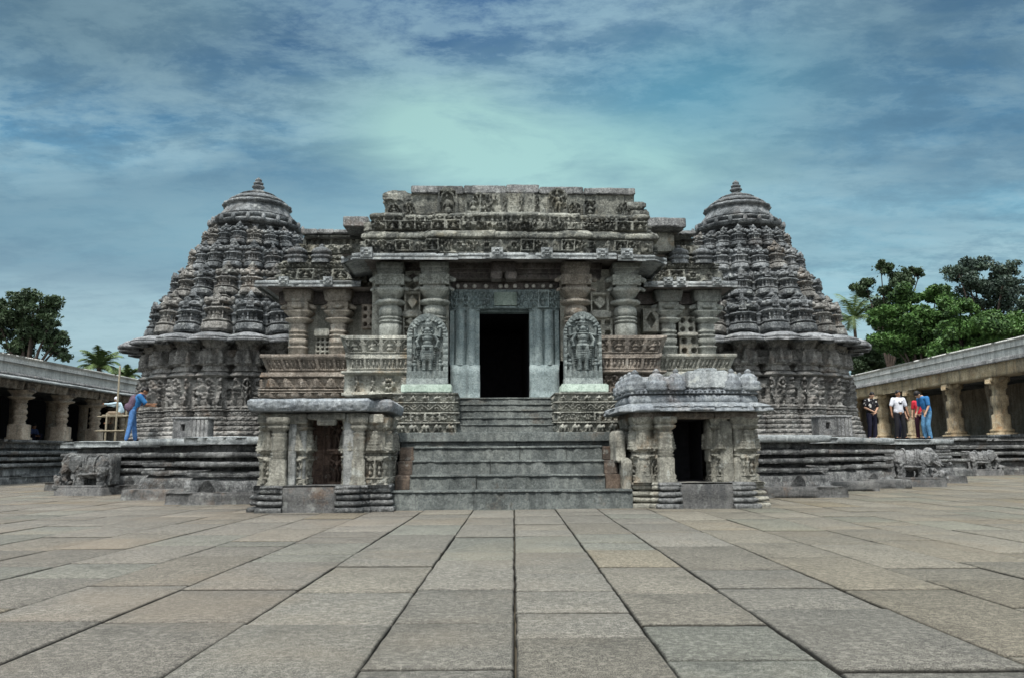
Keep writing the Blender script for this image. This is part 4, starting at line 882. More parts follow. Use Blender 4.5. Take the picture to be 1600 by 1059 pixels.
        sweep(m, rp_, [B(2.08, 2.26, .04, .02, r=.04, blk=.45, ba=.03), B(2.26, 2.29, -.08), B(2.29, 2.34, .03, t='dentil', w=.09, a=.04), B(2.34, 2.37, .05), B(2.37, 2.42, -.10, t='dentil', w=.2, a=.09), B(2.42, 2.60, -.04, -.10, blk=.5, ba=.03), B(2.60, 2.66, -.1, -.16), B(2.66, 2.67, -.16, -.7)], ds=.025, er=.007, seed=6, dz=.03)
        m.add([(x0+.1, y0+.3, 2.6), (x1-.1, y0+.3, 2.6), (x1-.1, yb, 2.6), (x0+.1, yb, 2.6)], [(0, 1, 2, 3)])
        rf = m.build('roof', M['slab'], t)
        m = MB(); rbox(m, x0+1.12, x0+1.95, y0+.0, y0+.5, 2.40, 2.76, ch=.03, er=.02, ds=.06, seed=9); rbox(m, x0+1.35, x0+1.75, y0+.02, y0+.5, 2.70, 2.82, ch=.04, er=.02, ds=.06, seed=10); m.build('blank_panel', M['eave'], rf)
        for (x, y, s) in ((x0+.50, y0+.12, 1.0), (x0+.90, y0+.10, .85), (x1-.50, y0+.12, .9), (x1-.12, y0+.2, 1.05), (x0+.1, y0+.35, 1.0), (x0+.08, y0+.85, .95), (x0+.08, y0+1.35, .95), (x0+.08, y0+1.85, .95), (x1-.05, y0+1.0, .95), (x1-.05, y0+1.7, .95)):
            m = MB(); lathe(m, (x, y, 2.36), [(.20*s, 0, .7), (.23*s, .04, .7), (.2*s, .07, .6), (.22*s, .12, .6), (.20*s, .19, .5), (.16*s, .2, .5), (.17*s, .26, .4), (.12*s, .33, .3), (.05*s, .37), (.08*s, .39), (.02*s, .45)], 20, star=.06, ns=6); m.build('roof_turret', M['slab'], rf)
    return t
shrine(-4.88, -2.36, 16.22, -1, 'small carved stone shrine with a flat slab roof at the left of the stairs')
shrine(2.58, 5.14, 16.62, 1, 'small carved stone shrine with a turreted roof, right of the stairs')

# miniature shrine blocks on the platform
for (x, y, lb) in ((-8.0, 21.55, 'tiny model shrine block with a square hole in front of the left tower'), (8.9, 24.0-2.0, 'tiny model shrine block with a round hole in front of the right tower')):
    z0 = 1.505; t = thing('model_shrine_block', lb, 'stone block', (x, y, z0), 'miniature shrine blocks on the platform')
    m = MB(); relief(m, (x-.42, y-.25, z0), .5, .52, 40, 40, lambda U, V: np.where((abs(U) < .22) & (abs(V-.55) < .16), -.2, 0.0)+np.where(abs(abs(U)-.86) < .07, .02, 0), depth=.5); m.build('block', M['elep'], t)
    m = MB()
    for i in range(4): rbox(m, x+.09+.1*i, x+.17+.1*i, y-.27, y+.2, z0, z0+.5, ch=.015, seed=i)
    rbox(m, x-.45, x+.5, y-.29, y+.22, z0+.5, z0+.56, ch=.02, er=.01); m.build('ribbed_side', M['elep'], t)

# ================================================================== STONE ELEPHANTS
def elephant(x, y, face, s, rz, label, z0=0.0):
    M = dict(globals()['M']); M['elep'] = M['plat'] if face < 0 else M['elep']
    t = thing('stone_elephant', label, 'elephant statue', (x, y, z0), 'carved stone elephants guarding the platform corners', rz=rz)
    f = face; m = MB(); k = lambda a: (a[0]*f*s, a[1]*s, a[2]*s)
    def cp(a, b, r0, r1): cap_(m, k(a), k(b), r0*s, r1*s, 12)
    def bl(c, r): ball(m, k(c), (r[0]*s, r[1]*s, r[2]*s), 14, 10)
    bl((-.12, 0, .84), (.52, .30, .34)); bl((-.36, 0, .86), (.34, .30, .33)); bl((.2, 0, .92), (.32, .28, .30)); bl((.48, 0, .98), (.25, .24, .27)); bl((.50, -.10, 1.15), (.13, .11, .12)); bl((.50, .10, 1.15), (.13, .11, .12))
    for xx, yy in ((-.50, -.17), (-.46, .17), (.18, -.17), (.24, .17)): cp((xx, yy, .8), (xx+.02, yy, .38), .17, .12); cp((xx+.02, yy, .4), (xx, yy, .30), .125, .14)
    tr_ = [(.66, -.02, .98, .14), (.76, -.03, .78, .115), (.78, -.03, .58, .09), (.74, -.04, .42, .07), (.62, -.05, .35, .055), (.54, -.05, .40, .045)]
    for a, b in zip(tr_[:-1], tr_[1:]): cp(a[:3], b[:3], a[3], b[3])
    for yy in (-.15, .13): cp((.62, yy, .80), (.80, yy-.02, .66), .035, .02)
    cp((-.66, 0, .9), (-.72, -.02, .45), .05, .03)
    me = remeshed(m, 'body', .022*s, 2)
    V = np.zeros(len(me.vertices)*3, np.float32); me.vertices.foreach_get('co', V); V = V.reshape(-1, 3); N = np.zeros_like(V).ravel(); me.vertices.foreach_get('normal', N); N = N.reshape(-1, 3)
    V = V+N*((vnoise(V, 14, 3)-.5)*.05+(vnoise(V, 34, 5)-.5)*.03)[:, None]; me.vertices.foreach_set('co', V.astype(np.float32).ravel()); me.update()
    obj('body', me, M['elep'], t)
    # ears, harness, saddle cloth
    for sd in (-1, 1):
        m = MB(); n = 14
        for i in range(1):
            a = np.linspace(0, 2*pi, n, endpoint=False); rx = .17+.05*np.cos(a*2+.6); rzz = .24+.03*np.sin(a*3)
            front = np.stack([(.30+rx*np.cos(a))*f*s, np.full(n, sd*.30*s), (.93+rzz*np.sin(a))*s], -1); mid = front*1.0; mid[:, 0] = (mid[:, 0]-.30*f*s)*.8+.30*f*s; mid[:, 1] = sd*.345*s; mid[:, 2] = (mid[:, 2]-.93*s)*.8+.93*s
            back = front.copy(); back[:, 1] = sd*.24*s; G = np.stack([back, front, mid], 1)
            m.grid(G, cu=True, flip=(sd*f < 0)); m.fan(mid, flip=(sd*f < 0))
        o = m.mesh('ear', (0, 0, 0), False); obj('ear', o, M['elep'], t)
    m = MB()
    for i, (xx, rr_) in enumerate(((.05, .325), (.12, .325), (-.32, .35))):
        q_ = [k((xx+.10*math.sin(a+1.2)*(i < 2), rr_*.93*math.cos(a), .88+rr_*math.sin(a))) for a in np.linspace(0, 2*pi, 23)]
        for a, b in zip(q_[:-1], q_[1:]): cap_(m, a, b, .034*s, .022*s, 7)
    for sd in (-1, 1): cap_(m, k((-.42, sd*.30, .66)), k((.12, sd*.31, .64)), .04*s, .035*s, 8)
    obj('harness', m.mesh('harness'), M['elep'], t)
    for sd in (-1, 1):
        m = MB(); cap_(m, k((.68, sd*.16, .80)), k((.88, sd*.17, .68)), .04*s, .015*s, 8)
        obj('tusk', m.mesh('tusk'), M['elep'], t)
    def lb(m, a0, a1, b0, b1, c0, c1, **kw):
        xa, xb = sorted((a0*f*s, a1*f*s)); rbox(m, xa, xb, b0*s, b1*s, c0*s, c1*s, **kw)
    m = MB(); lb(m, -.66, .84, -.42, .42, -.04, .24, ch=.02, er=.015, ds=.06, seed=x); lb(m, -.63, .80, -.38, .38, .24, .31, ch=.015, er=.01, ds=.06, seed=x+1); obj('base', m.mesh('base'), M['foot'], t)
    m = MB(); lb(m, -.70, -.58, -.05, .55, .30, 1.22, ch=.03, er=.02, ds=.06, seed=x+2); lb(m, -.64, .1, .22, .5, .30, 1.16, ch=.03, er=.02, ds=.06, seed=x+3); obj('back_slab', m.mesh('back_slab'), M['elep'], t)
    # small trampled figures in front
    m = MB(); r = random.Random(int(x*10))
    for i in range(16): cx = r.uniform(.55, .98); ball(m, k((cx, r.uniform(-.4, .2), r.uniform(.22, .55))), (r.uniform(.04, .1)*s, .07*s, r.uniform(.05, .12)*s), 7, 6)
    for i in range(3): cap_(m, k((.70+.08*i, -.3+.1*i, .2)), k((.80+.06*i, -.34+.1*i, .48)), .055*s, .04*s, 8)
    me = remeshed(m, 'small_figures', .022*s, 1); obj('small_figures', me, M['elep'], t)
    if f < 0:
        m = MB()
        for i in range(7): a = i*.45; cap_(m, k((.74+.24*math.cos(a), .25, .95+.3*math.sin(a))), k((.74+.24*math.cos(a+.45), .25, .95+.3*math.sin(a+.45))), .08*s, .08*s, 8)
        ball(m, k((.80, .15, .85)), (.17*s, .17*s, .22*s)); cap_(m, k((.82, .15, .8)), k((.80, .1, .3)), .12*s, .14*s); me = remeshed(m, 'attendant', .025*s, 1); obj('attendant', me, M['elep'], t)
elephant(-11.58, 23.72, -1, .90, math.radians(-5), 'dark carved stone elephant facing left at the left platform corner')
elephant(13.05, 25.7, 1, .95, math.radians(-6), 'large grey carved stone elephant facing right at the right platform corner')
elephant(22.0, 36.75, 1, .90, math.radians(0), 'smaller brownish stone elephant farther back at the far right')

# ================================================================== COLONNADES (stand parallel to the paving)
def colonnade(side, X, y0, y1, ys, zf, ztop, label):
    s = side; t = thing('colonnade', label, 'colonnade', (s*X, (y0+y1)/2, 0), 'pillared cloister walks along both sides of the court', frame='W')
    BX = lambda m, a, b, ya, yb_, za, zb, **k: rbox(m, min(s*a, s*b), max(s*a, s*b), ya, yb_, za, zb, **k)
    pts = [(s*X, y1), (s*X, y0)] if s < 0 else [(s*X, y0), (s*X, y1)]
    if s < 0: pts = [(s*X, y0), (s*X, y1)]; sgn = 1
    # outward must face the court: left row faces +x, right row faces -x
    pts = [(s*X, y0), (s*X, y1)] if s < 0 else [(s*X, y1), (s*X, y0)]
    m = MB(); q = zf
    sweep(m, pts, [B(-.04, .25, .2, .2, blk=2), B(.25, .27, .2, .05), B(.27, q*.38, .05, .02, blk=1.5), B(q*.38, q*.38, .0, .15, nz=2), B(q*.38, q*.46, .16, blk=2, r=.02), B(q*.46, q*.46, .12, -.12, nz=2), B(q*.46, q*.52, -.12), B(q*.52, q*.52, -.1, .15, nz=2), B(q*.52, q*.60, .16, blk=2, r=.02), B(q*.60, q*.60, .12, -.12, nz=2), B(q*.60, q*.66, -.12),
        B(q*.66, q*.66, -.1, .17, nz=2), B(q*.66, q*.74, .17, blk=2, r=.02), B(q*.74, q*.74, .12, -.05, nz=2), B(q*.74, q*.80, -.05), B(q*.80, q*.93, .02, t='foliage', w=.4, a=.05), B(q*.93, q, .14, .14, blk=2), B(q, q+.01, .14, -.2), B(q+.01, q+.01, -.2, -6.5, nz=2)], ds=.07, er=.02, seed=X, dz=.05)
    m.build('plinth', M['plat'], t)
    cap = zf+(ztop-zf)*(.55 if s < 0 else .60)
    hB = zf+(2.05 if s < 0 else .12*X)
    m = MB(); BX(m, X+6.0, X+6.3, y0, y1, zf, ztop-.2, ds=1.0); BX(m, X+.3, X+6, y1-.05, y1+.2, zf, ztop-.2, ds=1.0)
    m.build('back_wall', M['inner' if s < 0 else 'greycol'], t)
    m = MB(True)
    for y in ys:
        for dx in (2.6,): lathe(m, (s*(X+dx), y, zf), [(.24, 0, .9), (.2, .1, .9), (.2, 1.2, .5), (.22, 1.9, .5), (.3, hB-zf-.05, .9)], 12)
    m.build('inner_pillar', M['greycol'], t)
    for y in ys:
        m = MB(); c = (s*(X+.45), y, zf); H = hB-zf
        if s < 0:
            lathe(m, c, [(.36, 0, 1), (.36, .10, 1), (.31, .11, 1), (.31, .62, 1), (.29, .64, .9), (.22, .67), (.24, .72), (.20, .78), (.26, .88), (.27, .94), (.22, 1.02), (.22, 1.05), (.28, 1.12), (.27, 1.2), (.21, 1.28), (.21, 1.31), (.26, 1.38), (.25, 1.44), (.21, 1.5), (.21, 1.55), (.26, 1.58), (.22, 1.62), (.30, 1.68), (.48, 1.74), (.50, 1.79), (.34, 1.82), (.34, 1.95, .8), (.40, H, .9)], 32)
            o = m.build('pillar', M['greycol'], t)
            m = MB(); BX(m, X+.10, X+.8, y-.34, y+.34, hB-.0, hB+.30, ch=.02); cap_(m, (s*(X+.08), y-.1, hB+.02), (s*(X-.15), y-.1, hB-.06), .09, .06); cap_(m, (s*(X+.08), y-.1, hB+.2), (s*(X-.15), y-.1, hB+.16), .08, .05); m.build('capital', M['red'], o)
        else:
            lathe(m, c, [(.55, 0, 1), (.55, .10, 1), (.44, .12, .6), (.50, .18, .4), (.50, .26, .4), (.38, .32, .4), (.38, .40, .5), (.34, .42, .95), (.34, 1.0, .95), (.28, 1.06, .5), (.28, 1.4, .5), (.32, 1.5, .95), (.32, 1.95, .95), (.27, 2.0, .5), (.28, 2.3, .5), (.32, 2.34, .95), (.32, 2.6, .95), (.40, 2.64, .9), (.40, H, .9)], 28)
            o = m.build('pillar', M['cream'], t)
            m = MB()
            for dy in (-1, 1): cap_(m, (s*(X+.4), y+dy*.3, hB-.12), (s*(X+.4), y+dy*.62, hB-.05), .17, .12, 10)
            BX(m, X-.05, X+.9, y-.30, y+.30, hB-.22, hB, ch=.03, er=.02, ds=.08); BX(m, X-.12, X+.2, y-.18, y+.18, hB-.35, hB-.1, ch=.05, er=.02, ds=.06); m.build('capital', M['cream'], o)
    if s < 0:
        m = MB(); sweep(m, pts, [B(hB, hB+.36, -.2, -.1, t='dentil', w=.55, a=.10)], ds=.08, er=.01); m.build('beam', M['red'], t)
        ze = hB+.32
        m = MB(); sweep(m, pts, [B(ze+.05, ze-.02, -.4, .42), B(ze-.02, ze+.05, .50, .50, blk=2.2), B(ze+.05, ze+.14, .48, .18, r=.03, blk=2)], ds=.1, er=.012); m.build('eave', M['eave'], t)
        m = MB(); sweep(m, pts, [B(ze+.12, ze+.30, .05, .02, t='bead', w=.22, a=.16)], ds=.03, er=.01, dz=.03); m.build('drip_course', M['elep'], t)
        m = MB(); sweep(m, pts, [B(ze+.30, ztop-.06, -.02, -.02, blk=3.1, ba=.01, nz=6), B(ztop-.06, ztop, .03, .03, blk=3.1), B(ztop, ztop, .03, -.5, nz=2), B(ztop, ztop-.3, -.5, -.5)], ds=.1, er=.01, seed=3); m.build('parapet', M['lime'], t)
        zr = ztop-.3
    else:
        zb1 = 1.1+.180*X; zw = 1.1+.188*X
        m = MB(); sweep(m, pts, [B(hB, hB, -.9, .0, nz=2), B(hB, zb1, .02, .03, blk=4.2, ba=.03, nz=6)], ds=.12, er=.015, seed=4); m.build('beam', M['cream'], t)
        m = MB(); sweep(m, pts, [B(zb1, zb1, 0, .14, nz=2), B(zb1, zw+.02, .14, .10, t='dentil', w=.16, a=.05), B(zw+.02, zw+.03, .08, 0)], ds=.03, er=.015, dz=.05); m.build('drip_course', M['elep'], t)
        m = MB(); sweep(m, pts, [B(zw, ztop-.10, .03, .03, blk=4.2, ba=.012, nz=8), B(ztop-.10, ztop, .08, .07, blk=4.2), B(ztop, ztop, .07, -.6, nz=2), B(ztop, ztop-.4, -.6)], ds=.12, er=.012, seed=5); m.build('parapet', M['lime'], t)
        zr = ztop-.4
    m = MB(); m.add([(s*(X-.1), y0, zr-.02), (s*(X-.1), y1, zr-.02), (s*(X+6.3), y1, zr-.02), (s*(X+6.3), y0, zr-.02)], [(0, 1, 2, 3) if s < 0 else (3, 2, 1, 0)])
    m.add([(s*(X-.02), y0, hB+.3), (s*(X-.02), y1, hB+.3), (s*(X+6.3), y1, hB+.3), (s*(X+6.3), y0, hB+.3)], [(3, 2, 1, 0) if s < 0 else (0, 1, 2, 3)]); m.build('roof', M['plat'], t)
colonnade(-1, 20.0, 20, 50, [22.0, 25.0, 28.0, 31.0, 34.0, 37.15, 40.1, 43.1, 46.1, 49.0], 1.74, 5.10, 'long grey colonnade with turned pillars at the left edge of the courtyard')
colonnade(1, 24.0, 32, 68, [32.8, 37.0, 41.3, 45.6, 50.2, 54.4, 58.8, 63.2], 1.88, 6.43, 'long cream colonnade with a white parapet at the right edge of the courtyard')

# ================================================================== PEOPLE
def pc(name, col, **k): return plain(name, col, **k)
SKIN = pc('skin', (.28, .15, .09), rough=.6, var=.1, bump=.05); SKIN2 = pc('lighter_skin', (.42, .26, .18), rough=.6, var=.1, bump=.05); HAIR = pc('black_hair', (.012, .011, .012), rough=.5)
def person(label, base, frame, rz, H, J, cloth, skin=SKIN, lean=0.0, hatmat=None):
    """J: joints in metres for a 1.72 m figure facing -Y; mirrored x sides are explicit."""
    t = thing('person', label, 'person', base, None, frame, rz); k = H/1.72
    D = dict(pel=(0, 0, .95), che=(0, .0, 1.28), nek=(0, .0, 1.46), hed=(0, -.02, 1.60), shL=(.19, 0, 1.42), shR=(-.19, 0, 1.42), elL=(.25, .02, 1.14), elR=(-.25, .02, 1.14), haL=(.26, -.06, .90), haR=(-.26, -.06, .90),
             hpL=(.10, 0, .92), hpR=(-.10, 0, .92), knL=(.11, -.03, .50), knR=(-.11, -.03, .50), anL=(.12, .03, .09), anR=(-.12, .03, .09), toL=(.15, -.14, .04), toR=(-.15, -.14, .04)); D.update(J)
    P = {a: np.array(b, float)*k for a, b in D.items()}
    def c(m, a, b, r0, r1): cap_(m, P[a] if isinstance(a, str) else a, P[b] if isinstance(b, str) else b, r0*k, r1*k, 12)
    m = MB(); hd = P['hed']; up = hd-P['nek']; up = up/np.linalg.norm(up); fw = np.array((0, -1.0, 0)); fw = fw-up*fw.dot(up); fw /= np.linalg.norm(fw)
    rot = Matrix((tuple(np.cross(up, -fw)*-1), tuple(-fw), tuple(up))).transposed().to_quaternion()
    ball(m, hd+up*.03*k, (.078*k, .095*k, .115*k), 16, 12, rot); ball(m, hd-up*.05*k+fw*.03*k, (.055*k, .06*k, .06*k), 12, 8, rot)
    sdv = np.cross(up, fw)
    ball(m, hd+fw*.10*k-up*.01*k, (.016*k, .022*k, .028*k), 8, 6, rot)
    for s in (-1, 1): ball(m, hd+sdv*s*.08*k, (.012*k, .022*k, .032*k), 8, 6, rot)
    c(m, 'nek', hd-up*.04*k, .058, .052); c(m, 'nek', 'che', .08, .12); c(m, 'che', 'pel', .135, .13)
    for s in 'LR':
        c(m, 'sh'+s, 'el'+s, .052, .040); c(m, 'el'+s, 'ha'+s, .040, .026); c(m, 'hp'+s, 'kn'+s, .085, .055); c(m, 'kn'+s, 'an'+s, .055, .036); c(m, 'an'+s, 'to'+s, .04, .035)
        h = P['ha'+s]; d = h-P['el'+s]; d = d/np.linalg.norm(d); sx = np.cross(d, (0, 1, 0)); sx = sx/max(np.linalg.norm(sx), 1e-3); dd = np.cross(sx, d)
        c(m, h, h+d*.06*k, .030, .034)
        for i, (of, ln) in enumerate(((-.030, .065), (-.010, .078), (.010, .072), (.030, .055))):
            a = h+d*.08*k+dd*of*k; b = a+d*ln*.6*k+sx*.004*k; e = b+d*ln*.4*k+sx*.018*k; c(m, a, b, .010, .009); c(m, b, e, .009, .007)
        a = h+d*.02*k+dd*-.03*k; c(m, a, a+(d*.035-dd*.035)*k, .012, .009)
    body = obj('body', remeshed(m, 'body', .011, 2), skin, t)
    m = MB(); ball(m, hd+up*.055*k-fw*.015*k, (.088*k, .104*k, .10*k), 16, 10, rot); ball(m, hd-fw*.045*k+up*.0*k, (.080*k, .07*k, .09*k), 14, 8, rot); obj('hair', remeshed(m, 'hair', .012, 1), hatmat or HAIR, t)
    m = MB()
    for s in (-1, 1):
        m = MB(); ball(m, hd+fw*.092*k+sdv*s*.03*k+up*.015*k, (.012*k, .008*k, .008*k), 8, 6, rot); obj('eye', m.mesh('eye'), HAIR, t)
    m = MB(); c(m, P['nek']-(0, 0, .03), 'che', .10, .155); c(m, 'che', P['pel']+np.array((0, 0, .09*k)), .155, .15)
    for s in (-1, 1): ball(m, P['che']+np.array((s*.07*k, 0, .03*k)), (.11*k, .115*k, .17*k))
    for s in (-1, 1): ball(m, P['pel']+np.array((s*.06*k, 0, .06*k)), (.12*k, .12*k, .13*k)); c(m, P['pel']+np.array((s*.09*k, 0, .04*k)), P['pel']+np.array((s*.09*k, 0, .0)), .085, .085)
    for s in 'LR':
        c(m, P['nek']-(0, 0, .04*k), 'sh'+s, .06, .075); mid = P['sh'+s]+(P['el'+s]-P['sh'+s])*(cloth.get('sleeve', .75)); c(m, 'sh'+s, mid, .078, .066)
        if cloth.get('sleeve', .75) >= 1: c(m, 'el'+s, 'ha'+s, .055, .042)
    obj('shirt', remeshed(m, 'shirt', .014, 3), cloth['shirt'], t)
    m = MB(); ball(m, P['pel']-np.array((0, 0, .02*k)), (.155*k, .125*k, .13*k))
    for s in 'LR': c(m, 'hp'+s, 'kn'+s, .098, .078); c(m, 'kn'+s, P['an'+s]+np.array((0, 0, -.01)), .076, .066)
    obj('trousers', remeshed(m, 'trousers', .014, 3), cloth['trousers'], t)
    for s in 'LR':
        m = MB(); c(m, P['an'+s]-np.array((0, 0, .03*k)), P['to'+s]+np.array((0, 0, .005)), .048, .042); obj('shoe', remeshed(m, 'shoe', .013, 2), cloth.get('shoes', HAIR), t)
    return t, P, k
DEN = pc('blue_jeans', (.07, .17, .38), var=.4, sc=14); DEN2 = pc('faded_jeans', (.08, .20, .34), var=.5, sc=10); BLUE = pc('blue_cloth', (.03, .15, .36), var=.25); NAVY = pc('dark_navy_cloth', (.012, .012, .028)); BLK = pc('black_cloth', (.012, .012, .016))
WHT = pc('white_cotton', (.62, .64, .70), var=.08); RED = pc('red_cloth', (.55, .03, .05), var=.15); DKR = pc('dark_maroon_cloth', (.035, .008, .018)); MAR = pc('maroon_canvas', (.09, .06, .09), var=.3, sc=20); PALEB = pc('pale_blue_cloth', (.42, .55, .62), var=.2); KHA = pc('khaki_cloth', (.25, .20, .15), var=.2)
# floral print
FL, n_, b_ = newmat('floral_print'); g_ = n_.new('ShaderNodeTexCoord').outputs['Object']; v_ = n_.new('ShaderNodeTexVoronoi'); v_.inputs['Scale'].default_value = 10; n_.lk(g_, v_.inputs['Vector'])
n_.lk(n_.ramp(v_.outputs['Distance'], [(.24, (.6, .6, .58)), (.34, (.012, .012, .015))]), b_.inputs['Base Color'])
# left: visitor with a backpack bending towards the carvings
t, P, k = person('man in blue shirt and jeans leaning to look at the left tower carvings', (-10.86, 24.72, 1.50), 'T', math.radians(112), 1.66,
    dict(che=(0, -.09, 1.25), nek=(0, -.17, 1.43), hed=(0, -.27, 1.54), shL=(.19, -.14, 1.38), shR=(-.19, -.14, 1.38), elL=(.22, -.32, 1.12), elR=(-.22, -.36, 1.12), haL=(.10, -.52, 1.10), haR=(-.08, -.52, 1.14), pel=(0, .03, .95), hpL=(.1, .03, .92), hpR=(-.1, .03, .92), knL=(.12, -.02, .5), knR=(-.10, .08, .5), anL=(.13, -.08, .09), anR=(-.11, .16, .09), toL=(.15, -.24, .04), toR=(-.13, 0, .04)),
    dict(shirt=BLUE, trousers=DEN))
m = MB(); cap_(m, (0, .08, .98), (0, .0, 1.26), .145, .13, 14); cap_(m, (.06, .10, .98), (.06, .02, 1.22), .13, .11); cap_(m, (-.06, .10, .98), (-.06, .02, 1.22), .13, .11); ball(m, (0, .20, 1.02), (.11, .07, .11))
for s in (-1, 1): cap_(m, (s*.11, -.02, 1.34), (s*.13, -.22, 1.40), .02, .02); cap_(m, (s*.13, -.30, 1.34), (s*.15, -.20, 1.08), .02, .02); cap_(m, (s*.13, -.22, 1.40), (s*.13, -.30, 1.34), .02, .02)
t2 = thing('backpack', 'dull purple backpack worn by the man at the left tower', 'backpack', (-10.86, 24.72, 1.50), None, 'T', math.radians(112)); obj('bag', remeshed(m, 'bag', .014, 2), MAR, t2)
person('person in a black floral shirt with clasped hands, leftmost of the right-hand group', (13.33, 28.9, 1.50), 'T', math.radians(12), 1.70,
    dict(elL=(.27, -.02, 1.16), elR=(-.27, -.02, 1.16), haL=(.03, -.20, 1.00), haR=(-.03, -.20, 1.00), hed=(.02, -.06, 1.58)), dict(shirt=FL, trousers=NAVY), SKIN2)
tw_, P, k = person('man in a white printed t-shirt and black trousers standing facing the court', (14.36, 28.95, 1.5), 'T', math.radians(4), 1.74,
    dict(elL=(.29, .0, 1.16), elR=(-.29, .0, 1.16), haL=(.31, -.06, .92), haR=(-.29, -.04, .92), knL=(.14, -.03, .5), anL=(.18, .02, .09), toL=(.22, -.14, .04)), dict(shirt=WHT, trousers=BLK))
m = MB()
for (x, z, rx, rz_) in ((-.055, 1.33, .03, .02), (.055, 1.335, .03, .02), (0, 1.27, .055, .025), (-.05, 1.29, .02, .02), (.05, 1.29, .02, .02), (0, 1.30, .02, .015)): ball(m, (x*k, -.158*k, z*k), (rx*k, .012, rz_*k), 8, 6)
obj('shirt_print', m.mesh('print'), BLK, tw_)
person('person in a red top and dark trousers half hidden behind the man in blue', (15.42, 29.5, 1.5), 'T', math.radians(-40), 1.66, dict(hed=(0, -.05, 1.58), elL=(.25, -.05, 1.16), haL=(.14, -.25, 1.05)), dict(shirt=RED, trousers=DKR), SKIN2)
person('man in blue t-shirt and faded jeans bowing his head, rightmost of his group', (15.28, 28.85, 1.5), 'T', math.radians(-78), 1.80,
    dict(che=(0, -.03, 1.28), nek=(0, -.12, 1.44), hed=(0, -.26, 1.52), shL=(.19, -.07, 1.40), shR=(-.19, -.07, 1.40), elL=(.23, -.06, 1.12), elR=(-.23, -.06, 1.12), haL=(.22, -.18, .9), haR=(-.22, -.18, .9), pel=(0, .05, .95), hpL=(.1, .05, .92), hpR=(-.1, .05, .92)), dict(shirt=BLUE, trousers=DEN2), SKIN2)
person('bare-armed person in dark clothes standing behind the white t-shirt man', (14.80, 29.7, 1.5), 'T', math.radians(20), 1.60, dict(elR=(-.2, -.05, 1.16), haR=(-.1, -.18, .98)), dict(shirt=BLK, trousers=NAVY), SKIN2)
# scaffold and mason at the left
sc = thing('bamboo_scaffold', 'thin pole scaffold set up before the left colonnade', 'scaffold', (-18.3, 38, 0), None, 'W'); BAM = plain('bamboo', (.26, .23, .17), var=.3, sc=12)
for (x, y, top) in ((.05, -.3, 5.15), (.05, .6, 3.3), (-.42, -.3, 3.0), (-.42, .6, 3.0)):
    m = MB(); cap_(m, (x, y, 0), (x+.04, y, top), .055, .045, 8); obj('pole', m.mesh('pole'), BAM, sc)
for (x0, x1, y, z) in ((-.8, .5, -.3, 2.86), (-.8, .5, .6, 2.86), (-.85, .45, -.34, 2.2), (-.6, .4, .62, 2.2)):
    m = MB(); cap_(m, (x0, y, z), (x1, y, z+.02), .04, .035, 8); obj('cross_pole', m.mesh('cross_pole'), BAM, sc)
m = MB(); rbox(m, -.6, .35, -.35, .7, 2.90, 2.95); obj('plank', m.mesh('plank'), BAM, sc)
person('mason in a pale blue shirt and white cap sitting on the scaffold', (-18.35, 38.1, 2.95-.80), 'W', math.radians(-90), 1.68,
    dict(pel=(0, .12, .92), che=(0, .02, 1.22), nek=(0, -.08, 1.40), hed=(0, -.13, 1.54), shL=(.18, -.04, 1.36), shR=(-.18, -.04, 1.36), elL=(.2, -.34, 1.32), elR=(-.2, -.32, 1.26), haL=(.12, -.62, 1.34), haR=(-.12, -.60, 1.30), hpL=(.1, .1, .9), hpR=(-.1, .1, .9), knL=(.12, -.38, .92), knR=(-.12, -.36, .9), anL=(.12, -.40, .48), anR=(-.12, -.32, .50), toL=(.13, -.56, .42), toR=(-.13, -.48, .44)), dict(shirt=PALEB, trousers=KHA, sleeve=1.0, shoes=SKIN), hatmat=WHT)
person('dim figure in dark blue clothes sitting low in the shade of the left colonnade', (-21.9, 37.5, 1.75-.5), 'W', math.radians(70), 1.6,
    dict(pel=(0, .12, .62), che=(0, .06, .95), nek=(0, .0, 1.12), hed=(0, -.05, 1.25), shL=(.18, 0, 1.08), shR=(-.18, 0, 1.08), elL=(.2, -.1, .85), elR=(-.2, -.1, .85), haL=(.1, -.28, .80), haR=(-.1, -.28, .80), hpL=(.1, .1, .6), hpR=(-.1, .1, .6), knL=(.2, -.3, .85), knR=(-.2, -.3, .85), anL=(.12, -.25, .58), anR=(-.12, -.25, .58), toL=(.13, -.42, .54), toR=(-.13, -.42, .54)), dict(shirt=pc('dim_blue_cloth', (.05, .07, .16)), trousers=NAVY))

# ================================================================== TREES
def leafmat(name, a, b, c):
    m, n, p = newmat(name); g = n.new('ShaderNodeNewGeometry'); r_ = n.noise(g.outputs['Position'], .9, 3); q = n.noise(g.outputs['Position'], 9, 2)
    col = n.mix(n.ramp(r_, [(.35, 0.0), (.65, 1.0)]), a, b); col = n.mix(n.ramp(q, [(.5, 0.0), (.7, .8)]), col, c)
    n.lk(col, p.inputs['Base Color']); p.inputs['Roughness'].default_value = .55; return m
LD = leafmat('dark_foliage', (.025, .042, .022), (.045, .075, .032), (.07, .105, .05)); LG = leafmat('green_foliage', (.02, .048, .016), (.06, .135, .03), (.14, .24, .06)); LP = leafmat('palm_foliage', (.05, .09, .03), (.10, .15, .05), (.16, .20, .09)); LB = leafmat('bluish_foliage', (.03, .05, .04), (.05, .08, .05), (.08, .10, .09))
BARK = plain('bark', (.07, .055, .045), var=.4, sc=5, bump=.8)
